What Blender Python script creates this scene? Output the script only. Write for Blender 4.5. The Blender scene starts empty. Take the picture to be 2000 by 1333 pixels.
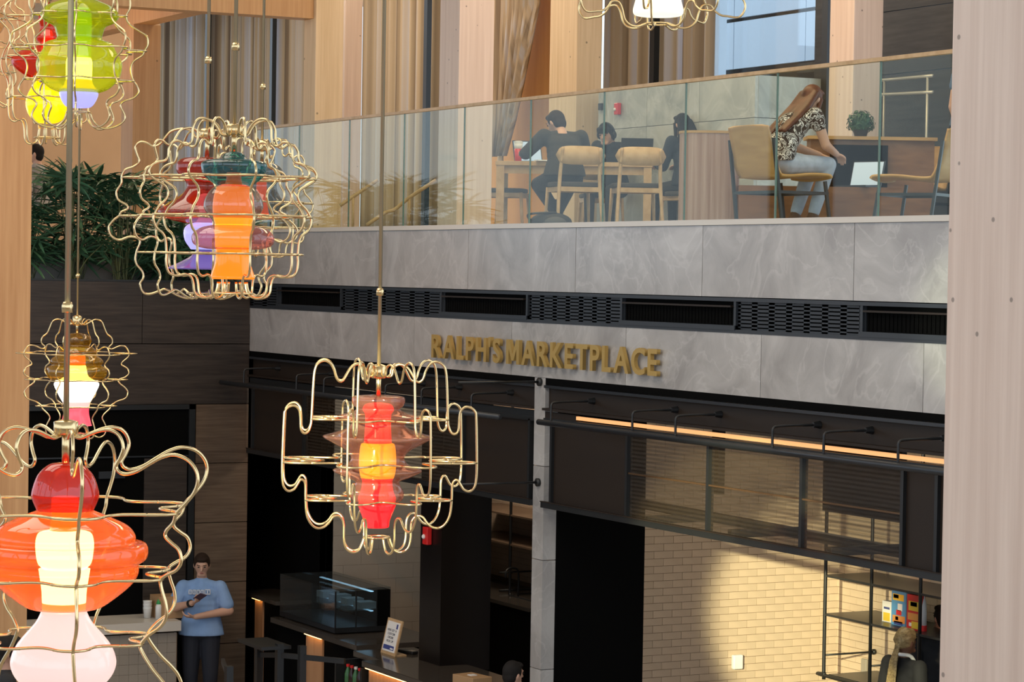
import bpy, bmesh, math, random
from mathutils import Vector, Matrix, Quaternion
random.seed(7)
C = bpy.context.scene.collection
SC = bpy.context.scene
# ------------------------------------------------------------------ camera
F = 4990.0; EYE = Vector((0, 0, 4.6))
YAW, PITCH, ROLL = math.radians(27.889), math.radians(-1.5284), math.radians(0.9314)
cf = Vector((-math.cos(YAW)*math.cos(PITCH), math.sin(YAW)*math.cos(PITCH), math.sin(PITCH)))
cr = Vector((math.sin(YAW), math.cos(YAW), 0)); cu = cr.cross(cf)
CR = cr*math.cos(ROLL) + cu*math.sin(ROLL); CU = cu*math.cos(ROLL) - cr*math.sin(ROLL)
cam_d = bpy.data.cameras.new('camera'); cam = bpy.data.objects.new('camera', cam_d); C.objects.link(cam)
cam_d.sensor_width = 36; cam_d.lens = F/2000*36; cam_d.clip_end = 300
cam.matrix_world = Matrix.Translation(EYE) @ Matrix((CR, CU, -cf)).transposed().to_4x4()
SC.camera = cam
SC.view_settings.view_transform = 'Standard'; SC.view_settings.look = 'None'
SC.view_settings.gamma = 1; SC.view_settings.use_curve_mapping = False
SC.view_settings.exposure = 0.18
SC.cycles.transparent_max_bounces = 24; SC.cycles.max_bounces = 8
SC.cycles.sample_clamp_indirect = 4.0
# ------------------------------------------------------------------ daylight
wd = bpy.data.worlds.new('daylight'); SC.world = wd; wd.use_nodes = True
wd.node_tree.nodes['Background'].inputs[0].default_value = (0.73, 0.86, 1.0, 1)
wd.node_tree.nodes['Background'].inputs[1].default_value = 1.7
def area(name, loc, target, size, power, col, sy=None):
    l = bpy.data.lights.new(name, 'AREA'); l.energy = power; l.color = col; l.size = size
    if sy: l.shape = 'RECTANGLE'; l.size_y = sy
    o = bpy.data.objects.new(name, l); C.objects.link(o); o.location = loc
    o.rotation_euler = (Vector(target)-Vector(loc)).to_track_quat('-Z', 'Y').to_euler(); return o
def spot(name, loc, target, power, col, ang, blend=.4, rad=.08):
    l = bpy.data.lights.new(name, 'SPOT'); l.energy = power; l.color = col; l.spot_size = math.radians(ang); l.spot_blend = blend; l.shadow_soft_size = rad
    o = bpy.data.objects.new(name, l); C.objects.link(o); o.location = loc
    o.rotation_euler = (Vector(target)-Vector(loc)).to_track_quat('-Z', 'Y').to_euler(); return o
# upper floor and atrium lamps, with added fill lamps and patch spots
area('atrium_skylight_lamp', (-14, 2, 10.8), (-14, 2, 0), 9, 650, (1, .86, .70), 7)  # large area lamp standing in for skylight daylight
area('upper_floor_light_and_fill', (-19, 11.2, 10.2), (-19, 12.2, 5), 8, 300, (1, .72, .42), 1.6)
area('upper_floor_light_and_fill', (-30, 12.2, 10.2), (-30, 14.2, 6), 7, 420, (1, .80, .56), 1.6)  # second lamp, added to brighten the left curtains
area('shop_tile_fill', (-22.9, 11.3, 3.72), (-24.0, 11.4, 1.4), .5, 22, (1, .88, .70), .5)  # added fill that brightens the tiled wall
area('pavilion_ceiling_fill', (-26.5, 7.2, 6.6), (-26.5, 7.4, 8), 1.2, 40, (1, .62, .32), 3)  # added upward fill that turns the pavilion ceiling cream
spot('atrium_warm_spotlight', (-14.5, 1.5, 10.6), (-19.4, 6.0, 6.0), 700, (1, .50, .20), 34)
area('shop_brick_fill', (-17.6, 12.6, 3.72), (-18.3, 13.0, 0), .9, 26, (1, .86, .62), .9)  # added fill lamp to light the bricks
area('shop_left_fill', (-25.3, 13.0, 3.72), (-26.3, 13.6, 0), .8, 45, (1, .80, .60), .8)  # fill lamp added for the dark shelving in the left bay
spot('sun_patch_spot', (-2.0, -4.0, 5.8), (-18.6, 13.2, 1.6), 42000, (1, .93, .55), 6.4, .3, .10)  # added spot that makes the window-light patch on the bricks
spot('sun_patch_spot', (-2.0, -4.0, 5.9), (-12.75, 10.0, 4.35), 9000, (.95, 1, .70), 3.6, .6, .10)  # added spot for the light patch at the stone's right end
# ------------------------------------------------------------------ photo pixel -> place
def ray(px, py): return cf + CR*((px-1000)/F) - CU*((py-666.5)/F)
def onY(px, py, Y): d = ray(px, py); return EYE + d*(Y/d.y)
def onX(px, py, X): d = ray(px, py); return EYE + d*(X/d.x)
def onZ(px, py, Z): d = ray(px, py); return EYE + d*((Z-EYE.z)/d.z)
def onD(px, py, D): d = ray(px, py); return EYE + d*D      # D along the viewing axis
def fx(px, Y=10.0, py=600): return onY(px, py, Y).x
def fy(px, X, py=600): return onX(px, py, X).y
# ------------------------------------------------------------------ mesh helpers
class MB:
    def __init__(s): s.v = []; s.f = []
    def add(s, vs, fs):
        n = len(s.v); s.v += [tuple(p) for p in vs]; s.f += [tuple(i+n for i in q) for q in fs]; return s
    def box(s, a, b, M=None):
        x0, x1 = sorted((a[0], b[0])); y0, y1 = sorted((a[1], b[1])); z0, z1 = sorted((a[2], b[2]))
        vs = [Vector((x, y, z)) for x in (x0, x1) for y in (y0, y1) for z in (z0, z1)]
        if M: vs = [M @ p for p in vs]
        return s.add(vs, [(0, 1, 3, 2), (4, 6, 7, 5), (0, 4, 5, 1), (2, 3, 7, 6), (0, 2, 6, 4), (1, 5, 7, 3)])
    def beam(s, p, q, w, h, up=Vector((0, 0, 1))):
        p, q = Vector(p), Vector(q); d = (q-p).normalized()
        if abs(d.dot(up)) > .98: up = Vector((1, 0, 0))
        a = d.cross(up).normalized()*(w/2); b = a.cross(d).normalized()*(h/2)
        vs = [c + i*a + j*b for c in (p, q) for i, j in ((-1, -1), (1, -1), (1, 1), (-1, 1))]
        return s.add(vs, [(0, 1, 2, 3), (7, 6, 5, 4), (0, 4, 5, 1), (1, 5, 6, 2), (2, 6, 7, 3), (3, 7, 4, 0)])
    def tube(s, pts, r, n=8, closed=False, caps=True):
        pts = [Vector(p) for p in pts]; m = len(pts); rs = r if isinstance(r, (list, tuple)) else [r]*m
        T = []
        for i in range(m):
            a = pts[(i-1) % m] if (closed or i > 0) else pts[i]; b = pts[(i+1) % m] if (closed or i < m-1) else pts[i]
            T.append((b-a).normalized() if (b-a).length > 1e-9 else Vector((0, 0, 1)))
        t = T[0]; u = t.orthogonal().normalized(); rings = []
        for i in range(m):
            if i:
                q = T[i-1].rotation_difference(T[i]); u = (q @ u); u = (u - T[i]*u.dot(T[i])).normalized()
            w = T[i].cross(u)
            rings.append([pts[i] + (u*math.cos(2*math.pi*k/n) + w*math.sin(2*math.pi*k/n))*rs[i] for k in range(n)])
        vs = [p for g in rings for p in g]; fs = []
        for i in range(m if closed else m-1):
            j = (i+1) % m
            for k in range(n): fs.append((i*n+k, i*n+(k+1) % n, j*n+(k+1) % n, j*n+k))
        if caps and not closed: fs += [tuple(range(n-1, -1, -1)), tuple((m-1)*n+k for k in range(n))]
        return s.add(vs, fs)
    def lathe(s, prof, n=40, c=(0, 0, 0), caps=True):
        c = Vector(c); vs = []; fs = []; m = len(prof)
        for r, z in prof:
            r = max(r, 1e-4)
            vs += [c + Vector((r*math.cos(2*math.pi*k/n), r*math.sin(2*math.pi*k/n), z)) for k in range(n)]
        for i in range(m-1):
            for k in range(n): fs.append((i*n+k, (i+1)*n+k, (i+1)*n+(k+1) % n, i*n+(k+1) % n))
        if caps: fs += [tuple(range(n)), tuple((m-1)*n+k for k in range(n-1, -1, -1))]
        return s.add(vs, fs)
    def ball(s, c, r, n=14, m=9, M=None):
        c = Vector(c); r = Vector(r) if hasattr(r, '__len__') else Vector((r, r, r)); vs = []; fs = []
        for i in range(m+1):
            a = math.pi*i/m
            for k in range(n):
                b = 2*math.pi*k/n; p = Vector((r.x*math.sin(a)*math.cos(b), r.y*math.sin(a)*math.sin(b), r.z*math.cos(a)))
                vs.append(c + (M @ p if M else p))
        for i in range(m):
            for k in range(n): fs.append((i*n+k, (i+1)*n+k, (i+1)*n+(k+1) % n, i*n+(k+1) % n))
        return s.add(vs, fs)
    def cap(s, p, q, r1, r2=None, n=12):
        p, q = Vector(p), Vector(q); r2 = r1 if r2 is None else r2; d = q-p
        if d.length < 1e-6: return s.ball(p, max(r1, r2))
        d.normalize(); pts = []; rs = []
        for i in range(5):
            a = math.pi/2*(1-i/4); pts.append(p - d*(r1*math.sin(a))); rs.append(max(r1*math.cos(a), 1e-4))
        for i in range(5):
            a = math.pi/2*i/4; pts.append(q + d*(r2*math.sin(a))); rs.append(max(r2*math.cos(a), 1e-4))
        return s.tube(pts, rs, n)
    def prism(s, outline, p0, ax, ay, t):   # flat outline swept by vector t
        p0, ax, ay, t = Vector(p0), Vector(ax), Vector(ay), Vector(t); n = len(outline)
        vs = [p0+ax*a+ay*b for a, b in outline]; vs += [p+t for p in vs]
        return s.add(vs, [tuple(range(n-1, -1, -1)), tuple(range(n, 2*n))] + [(i, (i+1) % n, n+(i+1) % n, n+i) for i in range(n)])
    def mesh(s, name, m=None, smooth=False):
        me = bpy.data.meshes.new(name); me.from_pydata(s.v, [], s.f); me.validate()
        bm = bmesh.new(); bm.from_mesh(me); bmesh.ops.recalc_face_normals(bm, faces=bm.faces); bm.to_mesh(me); bm.free()
        if smooth: me.polygons.foreach_set('use_smooth', [True]*len(me.polygons))
        if m: me.materials.append(m)
        return me
    def build(s, name, m, parent=None, smooth=False, local=False, **k):
        return link(name, s.mesh(name, m, smooth), parent, local, **k)
def link(name, me, parent=None, local=False, label=None, cat=None, group=None, kind=None, bevel=0):
    o = bpy.data.objects.new(name, me); C.objects.link(o)
    if parent:
        o.parent = parent
        if not local: o.matrix_parent_inverse = Matrix.Translation(-parent.location)
    tag(o, label, cat, group, kind)
    if bevel:
        b = o.modifiers.new('bevel', 'BEVEL'); b.width = bevel; b.segments = 2; b.limit_method = 'ANGLE'
    return o
def tag(o, label=None, cat=None, group=None, kind=None):
    for k, v in (('label', label), ('category', cat), ('group', group), ('kind', kind)):
        if v: o[k] = v
    return o
def thing(name, loc, label, cat, group=None, rz=0, kind=None):
    o = bpy.data.objects.new(name, None); C.objects.link(o); o.location = loc; o.rotation_euler = (0, 0, rz); o.empty_display_size = .1
    return tag(o, label, cat, group, kind)
def dup(root, loc, rz, label=None, group=None):
    r = root.copy(); C.objects.link(r); r.location = loc; r.rotation_euler = (0, 0, rz)
    if label: r['label'] = label
    if group: r['group'] = group
    for ch in root.children:
        c = ch.copy(); C.objects.link(c); c.parent = r
        for g in ch.children:
            d = g.copy(); C.objects.link(d); d.parent = c
    return r
def smooth_path(pts, k=6, closed=False):
    P = [Vector(p) for p in pts]; n = len(P); out = []
    for i in range(n if closed else n-1):
        p0 = P[(i-1) % n] if (closed or i) else P[0]*2-P[1]; p1 = P[i]; p2 = P[(i+1) % n]
        p3 = P[(i+2) % n] if (closed or i < n-2) else P[-1]*2-P[-2]
        for j in range(k):
            t = j/k
            out.append(.5*((2*p1)+(p2-p0)*t+(2*p0-5*p1+4*p2-p3)*t*t+(3*p1-p0-3*p2+p3)*t**3))
    if not closed: out.append(P[-1])
    return out
# ------------------------------------------------------------------ materials
def base(name):
    m = bpy.data.materials.new(name); m.use_nodes = True; nt = m.node_tree; return m, nt, nt.nodes['Principled BSDF']
def nd(nt, t, **k):
    n = nt.nodes.new(t)
    for a, b in k.items(): setattr(n, a, b)
    return n
def plain(name, col, rough=.6, metal=0, var=.0, scale=8, spec=.5, coat=0, bump=0):
    m, nt, b = base(name); b.inputs['Base Color'].default_value = (*col, 1); b.inputs['Roughness'].default_value = rough
    b.inputs['Metallic'].default_value = metal; b.inputs['Specular IOR Level'].default_value = spec; b.inputs['Coat Weight'].default_value = coat
    if var or bump:
        tc = nd(nt, 'ShaderNodeTexCoord'); nz = nd(nt, 'ShaderNodeTexNoise'); nz.inputs['Scale'].default_value = scale; nz.inputs['Detail'].default_value = 5
        nt.links.new(tc.outputs['Object'], nz.inputs['Vector'])
        if var:
            rp = nd(nt, 'ShaderNodeValToRGB'); e = rp.color_ramp.elements
            e[0].color = (*[c*(1-var) for c in col], 1); e[1].color = (*[min(1, c*(1+var)) for c in col], 1); e[0].position = .3; e[1].position = .7
            nt.links.new(nz.outputs['Fac'], rp.inputs[0]); nt.links.new(rp.outputs[0], b.inputs['Base Color'])
        if bump:
            bp = nd(nt, 'ShaderNodeBump'); bp.inputs['Strength'].default_value = bump; bp.inputs['Distance'].default_value = .01
            nt.links.new(nz.outputs['Fac'], bp.inputs['Height']); nt.links.new(bp.outputs[0], b.inputs['Normal'])
    return m
def wood(name, c1, c2, sc=(30, 30, 1.2), rough=.45, dots=0.0, spec=.4):
    m, nt, b = base(name); tc = nd(nt, 'ShaderNodeTexCoord'); mp = nd(nt, 'ShaderNodeMapping'); mp.inputs['Scale'].default_value = sc
    nz = nd(nt, 'ShaderNodeTexNoise'); nz.inputs['Scale'].default_value = 1; nz.inputs['Detail'].default_value = 6; nz.inputs['Roughness'].default_value = .6
    rp = nd(nt, 'ShaderNodeValToRGB'); e = rp.color_ramp.elements; e[0].color = (*c1, 1); e[1].color = (*c2, 1); e[0].position = .32; e[1].position = .68
    nt.links.new(tc.outputs['Object'], mp.inputs[0]); nt.links.new(mp.outputs[0], nz.inputs['Vector']); nt.links.new(nz.outputs['Fac'], rp.inputs[0])
    out = rp.outputs[0]
    if dots:
        vo = nd(nt, 'ShaderNodeTexVoronoi'); vo.inputs['Scale'].default_value = dots; nt.links.new(tc.outputs['Object'], vo.inputs['Vector'])
        r2 = nd(nt, 'ShaderNodeValToRGB'); g = r2.color_ramp.elements; g[0].position = .05; g[1].position = .075; g[0].color = (.45, .45, .45, 1); g[1].color = (1, 1, 1, 1)
        mx = nd(nt, 'ShaderNodeMix', data_type='RGBA', blend_type='MULTIPLY'); mx.inputs[0].default_value = 1
        nt.links.new(vo.outputs['Distance'], r2.inputs[0]); nt.links.new(out, mx.inputs[6]); nt.links.new(r2.outputs[0], mx.inputs[7]); out = mx.outputs[2]
    nt.links.new(out, b.inputs['Base Color']); b.inputs['Roughness'].default_value = rough; b.inputs['Specular IOR Level'].default_value = spec
    bp = nd(nt, 'ShaderNodeBump'); bp.inputs['Strength'].default_value = .15; bp.inputs['Distance'].default_value = .004
    nt.links.new(nz.outputs['Fac'], bp.inputs['Height']); nt.links.new(bp.outputs[0], b.inputs['Normal'])
    return m
def stone(name, c1, c2, rough=.3, vein=(.8, .78, .76)):
    m, nt, b = base(name); tc = nd(nt, 'ShaderNodeTexCoord'); oi = nd(nt, 'ShaderNodeObjectInfo')
    ad = nd(nt, 'ShaderNodeVectorMath', operation='MULTIPLY_ADD'); nt.links.new(tc.outputs['Object'], ad.inputs[0]); ad.inputs[1].default_value = (1, 1, 1)
    sp = nd(nt, 'ShaderNodeVectorMath', operation='SCALE'); sp.inputs[0].default_value = (17, 9, 13); nt.links.new(oi.outputs['Random'], sp.inputs['Scale']); nt.links.new(sp.outputs[0], ad.inputs[2])
    n1 = nd(nt, 'ShaderNodeTexNoise'); n1.inputs['Scale'].default_value = 1.7; n1.inputs['Detail'].default_value = 8; n1.inputs['Roughness'].default_value = .62; n1.inputs['Distortion'].default_value = 1.2
    n2 = nd(nt, 'ShaderNodeTexNoise'); n2.inputs['Scale'].default_value = 1.1; n2.inputs['Detail'].default_value = 4; n2.inputs['Distortion'].default_value = 2.2
    for n in (n1, n2): nt.links.new(ad.outputs[0], n.inputs['Vector'])
    rp = nd(nt, 'ShaderNodeValToRGB'); e = rp.color_ramp.elements; e[0].color = (*c1, 1); e[1].color = (*c2, 1); e[0].position = .33; e[1].position = .66
    nt.links.new(n1.outputs['Fac'], rp.inputs[0])
    r2 = nd(nt, 'ShaderNodeValToRGB'); g = r2.color_ramp.elements; g[0].position = .485; g[0].color = (0, 0, 0, 1); g[1].position = .5; g[1].color = (.16, .16, .16, 1)
    q = r2.color_ramp.elements.new(.53); q.color = (0, 0, 0, 1); nt.links.new(n2.outputs['Fac'], r2.inputs[0])
    mx = nd(nt, 'ShaderNodeMix', data_type='RGBA'); mx.inputs[7].default_value = (*vein, 1)
    nt.links.new(r2.outputs[0], mx.inputs[0]); nt.links.new(rp.outputs[0], mx.inputs[6]); nt.links.new(mx.outputs[2], b.inputs['Base Color'])
    b.inputs['Roughness'].default_value = rough; b.inputs['Specular IOR Level'].default_value = .75; return m
def glow(name, col, s):
    m, nt, b = base(name); b.inputs['Base Color'].default_value = (*[min(c, .9)*.45 for c in col], 1); b.inputs['Roughness'].default_value = .12
    b.inputs['Emission Color'].default_value = (*col, 1); b.inputs['Emission Strength'].default_value = s; return m
def tinted(name, col, body=.25, gloss=.08, rough=.03, bodycol=None):
    m = bpy.data.materials.new(name); m.use_nodes = True; nt = m.node_tree; nt.nodes.clear(); out = nd(nt, 'ShaderNodeOutputMaterial')
    tr = nd(nt, 'ShaderNodeBsdfTransparent'); tr.inputs[0].default_value = (*col, 1)
    di = nd(nt, 'ShaderNodeBsdfTranslucent'); di.inputs[0].default_value = (*(bodycol or col), 1)
    d2 = nd(nt, 'ShaderNodeBsdfDiffuse'); d2.inputs[0].default_value = (*(bodycol or col), 1)
    md = nd(nt, 'ShaderNodeMixShader'); md.inputs[0].default_value = .5; nt.links.new(di.outputs[0], md.inputs[1]); nt.links.new(d2.outputs[0], md.inputs[2])
    m1 = nd(nt, 'ShaderNodeMixShader'); m1.inputs[0].default_value = body; nt.links.new(tr.outputs[0], m1.inputs[1]); nt.links.new(md.outputs[0], m1.inputs[2])
    gl = nd(nt, 'ShaderNodeBsdfGlossy'); gl.inputs['Roughness'].default_value = rough
    lw = nd(nt, 'ShaderNodeLayerWeight'); lw.inputs[0].default_value = .5
    pw = nd(nt, 'ShaderNodeMath', operation='POWER'); pw.inputs[1].default_value = 4.5; nt.links.new(lw.outputs['Facing'], pw.inputs[0])
    ad = nd(nt, 'ShaderNodeMath', operation='MULTIPLY_ADD'); ad.inputs[1].default_value = .6; ad.inputs[2].default_value = gloss; ad.use_clamp = True; nt.links.new(pw.outputs[0], ad.inputs[0])
    m2 = nd(nt, 'ShaderNodeMixShader'); nt.links.new(ad.outputs[0], m2.inputs[0]); nt.links.new(m1.outputs[0], m2.inputs[1]); nt.links.new(gl.outputs[0], m2.inputs[2])
    nt.links.new(m2.outputs[0], out.inputs[0]); return m
M = {}
M['stone'] = stone('grey_stone', (.30, .285, .275), (.47, .455, .44))
M['stone_green'] = stone('pale_stone', (.26, .265, .235), (.50, .49, .44), .4)
M['slate'] = wood('dark_slate', (.028, .026, .025), (.055, .052, .05), (2.0, 1.2, 26), .4)
M['timber'] = wood('pale_lit_timber', (.62, .44, .25), (.76, .57, .36), (22, 22, .8), .5, 5)  # yellowed so the base colour carries warm light on the posts
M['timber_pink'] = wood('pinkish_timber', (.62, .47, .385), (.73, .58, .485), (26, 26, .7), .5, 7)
M['timber_warmlit'] = wood('warm_timber', (.44, .235, .10), (.56, .33, .155), (22, 22, .8), .5, 5)  # same timber, with warm lamp light and dimness put into the colour
M['oak'] = wood('oak', (.45, .29, .14), (.58, .40, .22), (12, 12, 12), .45)
M['ply'] = wood('plywood', (.43, .235, .075), (.53, .31, .11), (4, 4, 18), .4)
M['redwood'] = wood('red_brown_wood', (.20, .085, .035), (.30, .14, .06), (4, 4, 18), .45)
M['pinkwood'] = wood('striped_wood', (.29, .155, .11), (.50, .34, .27), (24, 24, .5), .45)
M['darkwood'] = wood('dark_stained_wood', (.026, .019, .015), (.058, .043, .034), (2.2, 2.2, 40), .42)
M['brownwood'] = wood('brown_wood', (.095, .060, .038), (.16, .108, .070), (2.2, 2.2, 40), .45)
M['counterwood'] = wood('counter_wood', (.42, .22, .11), (.52, .30, .16), (16, 16, 1), .4)
M['black'] = plain('black_metal', (.012, .013, .014), .4)
M['blackm'] = plain('matt_black', (.0035, .0035, .0035), .8, spec=.03)
M['ventblue'] = plain('dark_blue_metal', (.022, .027, .034), .45)
M['bronze'] = plain('dark_bronze_panel', (.022, .0145, .010), .5, spec=.25)
M['steel'] = plain('blackened_steel', (.028, .032, .038), .32, .3)
M['brass'] = plain('brass', (.78, .58, .30), .22, 1.0)
M['rodm'] = plain('satin_brass_rod', (.50, .43, .30), .35, .9)
M['gold'] = plain('gold_paint', (.50, .33, .10), .42, .35)
M['brick'] = plain('glazed_cream_brick', (.58, .45, .335), .35, var=.08, scale=3, coat=.2)
M['mortar'] = plain('brown_mortar', (.22, .14, .08), .8)
M['tile'] = plain('grey_beige_tile', (.30, .265, .225), .45, var=.08, scale=2)
M['white'] = plain('white_paint', (.80, .80, .78), .5)
M['cladding'] = plain('white_cladding', (.66, .76, .86), .5)
M['beigewall'] = plain('beige_wall', (.52, .33, .19), .8, var=.05, scale=2)
M['floor'] = plain('floor_tile', (.34, .31, .28), .35, var=.1, scale=3)
M['ceil'] = plain('ceiling_paint', (.70, .64, .56), .8)
M['darkceil'] = plain('shop_ceiling_paint', (.05, .045, .04), .8)
M['quartz'] = plain('dark_quartz', (.060, .052, .044), .12)
M['palequartz'] = plain('pale_quartz', (.62, .58, .52), .3)
M['red'] = plain('red_plastic', (.62, .02, .02), .35)
M['card'] = plain('cardboard', (.42, .25, .12), .7)
M['glass'] = tinted('clear_green_glass', (.91, .965, .93), .0, .012, .01, (.7, .8, .7))
M['caseglass'] = tinted('case_glass', (.72, .77, .78), .03, .07, .02)
M['winglass'] = tinted('window_glass', (.9, .94, .96), .01, .06, .01)
M['led'] = glow('warm_led', (1, .47, .19), .85)
M['coolled'] = glow('cool_led', (.45, .75, 1), 1.6)
def screen_mat(name, open_):
    m = bpy.data.materials.new(name); m.use_nodes = True; nt = m.node_tree; b = nt.nodes['Principled BSDF']
    b.inputs['Base Color'].default_value = (.05, .035, .022, 1); b.inputs['Roughness'].default_value = .5
    tc = nd(nt, 'ShaderNodeTexCoord'); w = nd(nt, 'ShaderNodeTexWave', bands_direction='Z'); w.inputs['Scale'].default_value = 10
    nt.links.new(tc.outputs['Object'], w.inputs['Vector'])
    mr = nd(nt, 'ShaderNodeMapRange'); mr.inputs[3].default_value = open_-.13; mr.inputs[4].default_value = open_+.13; nt.links.new(w.outputs['Fac'], mr.inputs[0])
    tr = nd(nt, 'ShaderNodeBsdfTransparent'); mx = nd(nt, 'ShaderNodeMixShader'); nt.links.new(mr.outputs[0], mx.inputs[0])
    nt.links.new(b.outputs[0], mx.inputs[1]); nt.links.new(tr.outputs[0], mx.inputs[2]); nt.links.new(mx.outputs[0], nt.nodes['Material Output'].inputs[0]); return m
M['screen'] = screen_mat('woven_wire_screen', .66)
S = dict(kind='structure')
ZS, ZR, ZVT, ZVB, ZSB, ZBB = 5.0, 6.06, 4.452, 4.1925, 3.7465, 2.687
XL, XR = -24.72, -9.0
# --- floors, ceilings
MB().box((-45, -12, -.1), (6, 30, 0)).build('floor', M['floor'], **S)
MB().box((-45, -12, 11), (6, 10, 11.2)).build('ceiling', M['ceil'], **S)
MB().box((XL, 10.06, 4.5), (XR, 15.9, ZS-.03)).build('floor_upper', M['floor'], **S)
MB().box((-45, 6.2, 4.0), (XL-.9, 15.9, ZS-.25)).build('floor_upper_left', M['floor'], **S)
MB().box((-45, 10.2, 10.4), (XR, 16, 10.6)).build('ceiling_upper', M['ceil'], **S)
MB().box((-30, 10.06, 3.76), (XR, 16, 3.9)).build('ceiling_shop', M['darkceil'], **S)
# --- stone fascia of the upper floor and sign band, panel by panel
wb = thing('wall_back', (XL, 10, 0), 'grey veined stone shop front under the glass balustrade', 'wall', kind='structure')
MB().box((XL, 10.03, ZSB), (XR, 10.10, ZS-.02)).build('backing', M['blackm'], wb)
def bands(xs, z0, z1, y0=10.0):
    for a, b in zip(xs[:-1], xs[1:]):
        MB().box((a+.003, y0, z0), (b-.003, y0+.03, z1)).build('stone_panel', M['stone'], wb)
up = [XL]+[-23.53+1.9*k for k in range(8)]; up = [XL]+[x for x in up[1:] if x > XL+.3]+[XR]
lo = [XL]+[-22.67+1.885*k for k in range(8)]+[XR]
bands(up, ZVT, ZS-.03); bands(lo, ZSB, ZVB)
MB().box((XL, 9.985, ZS-.028), (XR, 10.12, ZS+.012)).build('coping', M['palequartz'], wb)
# --- ventilation band
MB().box((XL, 10.10, ZVB), (XR, 10.14, ZVT)).build('vent_backing', M['blackm'], wb)
for z in (ZVT-.02, ZVB+.012): MB().box((XL, 9.995, z-.012), (XR, 10.1, z+.014)).build('vent_rail', M['ventblue'], wb)
edges = [487, 540, 666, 859, 1030, 1211, 1437, 1680, 1900]
for i, (a, b) in enumerate(zip(edges[:-1], edges[1:])):
    xa, xb = fx(a, 10, 600), fx(b, 10, 620)
    if i % 2 == 0:      # slotted plate
        g = MB(); n = 7 if i else 2; w = (xb-xa)/n
        for k in range(n+1): g.box((xa+k*w-w*.17, 10.02, ZVB+.02), (xa+k*w+w*.17, 10.035, ZVT-.03))
        for j in range(8):
            z = ZVB+.03+j*(ZVT-ZVB-.07)/7; g.box((xa, 10.02, z-.0085), (xb, 10.035, z+.0085))
        g.build('slot_grille', M['ventblue'], wb)
    else:               # linear diffuser with fins
        g = MB(); g.box((xa, 10.0, ZVB+.02), (xa+.03, 10.1, ZVT-.03)); g.box((xb-.03, 10.0, ZVB+.02), (xb, 10.1, ZVT-.03)); g.box((xa, 9.99, ZVB+.02), (xb, 10.1, ZVB+.055))
        g.build('diffuser_frame', M['ventblue'], wb)
        MB().box((xa+.05, 9.985, ZVT-.075), (xb-.05, 10.03, ZVT-.062)).build('diffuser_lip', M['bronze'], wb)
        g = MB(); k = xa+.06
        while k < xb-.05: g.box((k, 10.03, ZVB+.06), (k+.007, 10.09, ZVT-.08)); k += .045
        for z in (ZVB+.10, ZVB+.145): g.box((xa+.04, 10.04, z), (xb-.04, 10.08, z+.006))
        g.build('diffuser_fins', M['black'], wb)
# --- narrow stone pier between the two shop bays
pier = thing('wall_pier', (fx(1052), 10, 0), 'slim grey stone pier between the two black shop bays', 'pier', kind='structure')
xp0, xp1 = fx(1042, 10, 900), fx(1063, 10, 900)
zz = [0, .62, 1.35, 2.25, 3.02, ZSB]
for a, b in zip(zz[:-1], zz[1:]): MB().box((xp0, 10.0, a+.003), (xp1, 10.12, b-.003)).build('stone_panel', M['stone'], pier)
# --- gold sign letters
sign = thing('shop_sign', (-20.37, 9.94, 3.845), "gold raised letters reading RALPH'S MARKETPLACE on grey stone", 'sign')
def letter(ch, size, ext, off):
    cu_ = bpy.data.curves.new('letter', 'FONT'); cu_.body = ch; cu_.size = size; cu_.extrude = ext; cu_.offset = off; cu_.resolution_u = 4
    ob = bpy.data.objects.new('t', cu_); me = bpy.data.meshes.new_from_object(ob); bpy.data.objects.remove(ob)
    xs = [v.co.x for v in me.vertices]; return me, (min(xs), max(xs)) if xs else (0, 0)
def write(text, parent, width, height, mat, to_world, size=1.0, ext=.03, off=.02, gap=.09, space=.26):
    x = 0; items = []
    for ch in text:
        if ch == ' ': x += space; continue
        if ch == 'M':
            me, _ = letter('H', size, ext, off); ys = [v.co.y for v in me.vertices]; lo_, hi_ = min(ys), max(ys); zs_ = [v.co.z for v in me.vertices]; W_ = .74*size
            ol = [(0, 0), (0, 1), (.24, 1), (.5, .42), (.76, 1), (1, 1), (1, 0), (.80, 0), (.80, .62), (.58, .14), (.42, .14), (.20, .62), (.20, 0)]
            me = MB().prism([(u*W_, lo_+v*(hi_-lo_)) for u, v in ol], (0, 0, min(zs_)), (1, 0, 0), (0, 1, 0), (0, 0, max(zs_)-min(zs_))).mesh('letter'); items.append((me, x)); x += W_+gap; continue
        me, (a, b) = letter(ch, size, ext, off if ch not in 'MW' else off*.3); items.append((me, x-a)); x += (b-a)+gap
    tot = x-gap; hs = max(v.co.y for me, _ in items for v in me.vertices)
    for me, dx in items:
        for v in me.vertices: v.co = to_world((v.co.x+dx)/tot*width, v.co.y/hs*height, v.co.z)
        me.name = 'letter'; me.materials.append(mat); link('letter', me, parent)
write("RALPH'S MARKETPLACE", sign, 3.86, .207, M['gold'], lambda u, v, w: Vector((-20.32+u, 9.962-w, 3.846+v)), ext=.016, off=.022, gap=.13, space=.22)
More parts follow.
